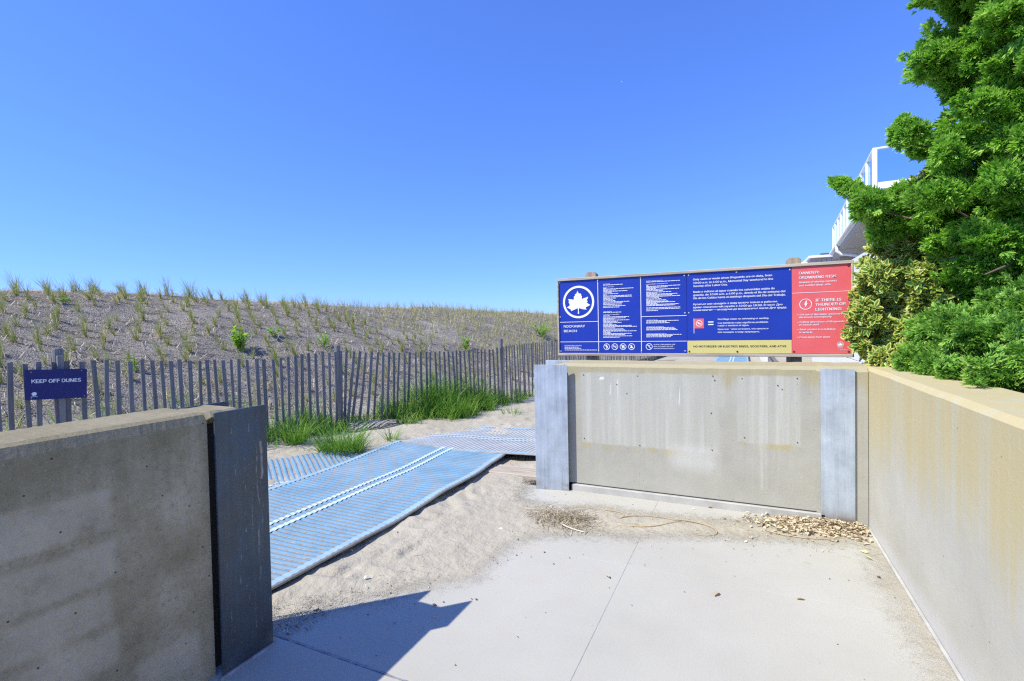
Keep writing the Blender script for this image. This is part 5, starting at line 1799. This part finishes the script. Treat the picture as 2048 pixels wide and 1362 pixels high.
stalk("thin stem bending round beside the straw heap toward the barrier wall", [(-1.08, 4.06, .006), (-0.95, 4.05, .006), (-0.90, 3.97, .006), (-0.96, 3.86, .006), (-1.06, 3.78, .008)], .0035)
stalk("long thin stem along the front edge of the leaf heap", [(0.13, 4.10, .008), (0.25, 4.06, .006), (0.40, 4.06, .006), (0.55, 4.11, .008), (0.66, 4.19, .016)], .0045)

# ---- pebbles and crumbs
n = 450
x = np.concatenate([rng.uniform(-2.6, 0.75, 80), rng.normal(-1.95, .38, 250), rng.normal(-2.15, .05, 120)])
y = np.concatenate([rng.uniform(1.8, 4.4, 80), rng.uniform(2.0, 4.6, 250), rng.uniform(1.74, 2.0, 120)])
ok = ~((x < -2.42))
x, y = x[ok], y[ok]
n = len(x)
zp = np.maximum(0.004, np.where(x < -1.75, ground_z(x, y) * .8, .004))
rad = rng.uniform(.002, .0055, n) * np.where(rng.uniform(0, 1, n) < .06, 2.0, 1)
ico = np.array([(1, 0, 0), (-1, 0, 0), (0, 1, 0), (0, -1, 0), (0, 0, 1), (0, 0, -1)], float)
V = np.stack([x, y, zp + rad * .3], 1)[:, None, :] + ico[None] * rad[:, None, None] * rng.uniform(.6, 1.5, (n, 6, 1)) * np.array((1, 1, .6))
loc = np.array([[0, 2, 4], [2, 1, 4], [1, 3, 4], [3, 0, 4], [2, 0, 5], [1, 2, 5], [3, 1, 5], [0, 3, 5]])
Q = (np.arange(n)[:, None, None] * 6 + loc[None]).reshape(-1, 3)
tag(nmesh("pebbles", V.reshape(-1, 3), Q, MT['pebble'], None, smooth=True, attrs={"tint": np.repeat(rng.uniform(0, 1, n) ** 1.3, 6)}), kind='stuff')


def shell(label, x, y, r, z=0.004):
    V, F = [], []
    nr, na = 4, 12
    for i in range(nr + 1):
        t = i / nr
        for k in range(na):
            a = math.pi * (k / (na - 1)) * 1.15 - .25
            rr = r * t * (1 + .05 * (k % 2))
            V.append((rr * math.cos(a), rr * math.sin(a) * .9 - r * .3, r * .45 * (1 - t * t) + (.0015 if k % 2 else 0)))
    for i in range(nr):
        for k in range(na - 1):
            F.append((i * na + k, (i + 1) * na + k, (i + 1) * na + k + 1, i * na + k + 1))
    o = mesh("shell", V, F, MT['shell'], None, True)
    o.location = (x, y, z)
    o.rotation_euler = (random.uniform(-.2, .2), random.uniform(-.2, .2), random.uniform(0, 6))
    return tag(o, label, "shell", "bleached shells on the sand")


shell("largest bleached white shell, on the sandy slab before the straw heap", -1.705, 3.364, .026)
shell("white shell fragment lying in sand close to the wall shadow", -2.14, 2.35, .019, .022)
shell("small white shell at the edge of the long blue mat", -2.42, 2.98, .016, .035)
shell("pale shell chip at the far edge of the straw heap", -1.53, 3.97, .013)
shell("white shell chip on the sandy strip in front of the barrier wall", 0.0, 3.84, .016)
shell("white shell at the kerb foot below the barrier wall", -0.40, 4.36, .013)

# ================================================================== AIRCRAFT
ap = thing("airplane", (-1086.7, 5082.6, 2477.9), "tiny white airplane high in the blue sky", "airplane")
c = Vector((-1086.7, 5082.6, 2477.9))
hd = Vector((math.cos(0.6), math.sin(0.6), 0.10)).normalized()
sd_ = Vector((-hd.y, hd.x, 0)).normalized()
upv = hd.cross(sd_)
if upv.z < 0:
    upv = -upv
fus = [c + hd * t for t in (-22, -18, -8, 10, 18, 21)]
tube("fuselage", fus, [0.6, 1.6, 2.2, 2.2, 1.8, 0.5], MT['plane'], ap, 10)
for s in (1, -1):
    a, b = c + hd * 4, c - hd * 3
    tp1, tp2 = c + sd_ * s * 19 - hd * 6, c + sd_ * s * 19 - hd * 8.5
    V = [a, b, tp2, tp1] + [p + upv * .7 for p in (a, b, tp2, tp1)]
    mesh("wing", [tuple(v) for v in V], [(0, 1, 2, 3), (7, 6, 5, 4), (0, 1, 5, 4), (1, 2, 6, 5), (2, 3, 7, 6), (3, 0, 4, 7)], MT['plane'], ap)
    a, b = c - hd * 16, c - hd * 20
    tp1, tp2 = c + sd_ * s * 7 - hd * 20, c + sd_ * s * 7 - hd * 22
    V = [a, b, tp2, tp1] + [p + upv * .4 for p in (a, b, tp2, tp1)]
    mesh("tailplane", [tuple(v) for v in V], [(0, 1, 2, 3), (7, 6, 5, 4), (0, 1, 5, 4), (1, 2, 6, 5), (2, 3, 7, 6), (3, 0, 4, 7)], MT['plane'], ap)
a, b = c - hd * 15, c - hd * 20.5
V = [a, b, b + upv * 7 - hd * 1.5, a + upv * 7 - hd * 4] 
V = V + [p + sd_ * .4 for p in V]
mesh("fin", [tuple(v) for v in V], [(0, 1, 2, 3), (7, 6, 5, 4), (0, 1, 5, 4), (1, 2, 6, 5), (2, 3, 7, 6), (3, 0, 4, 7)], MT['plane'], ap)
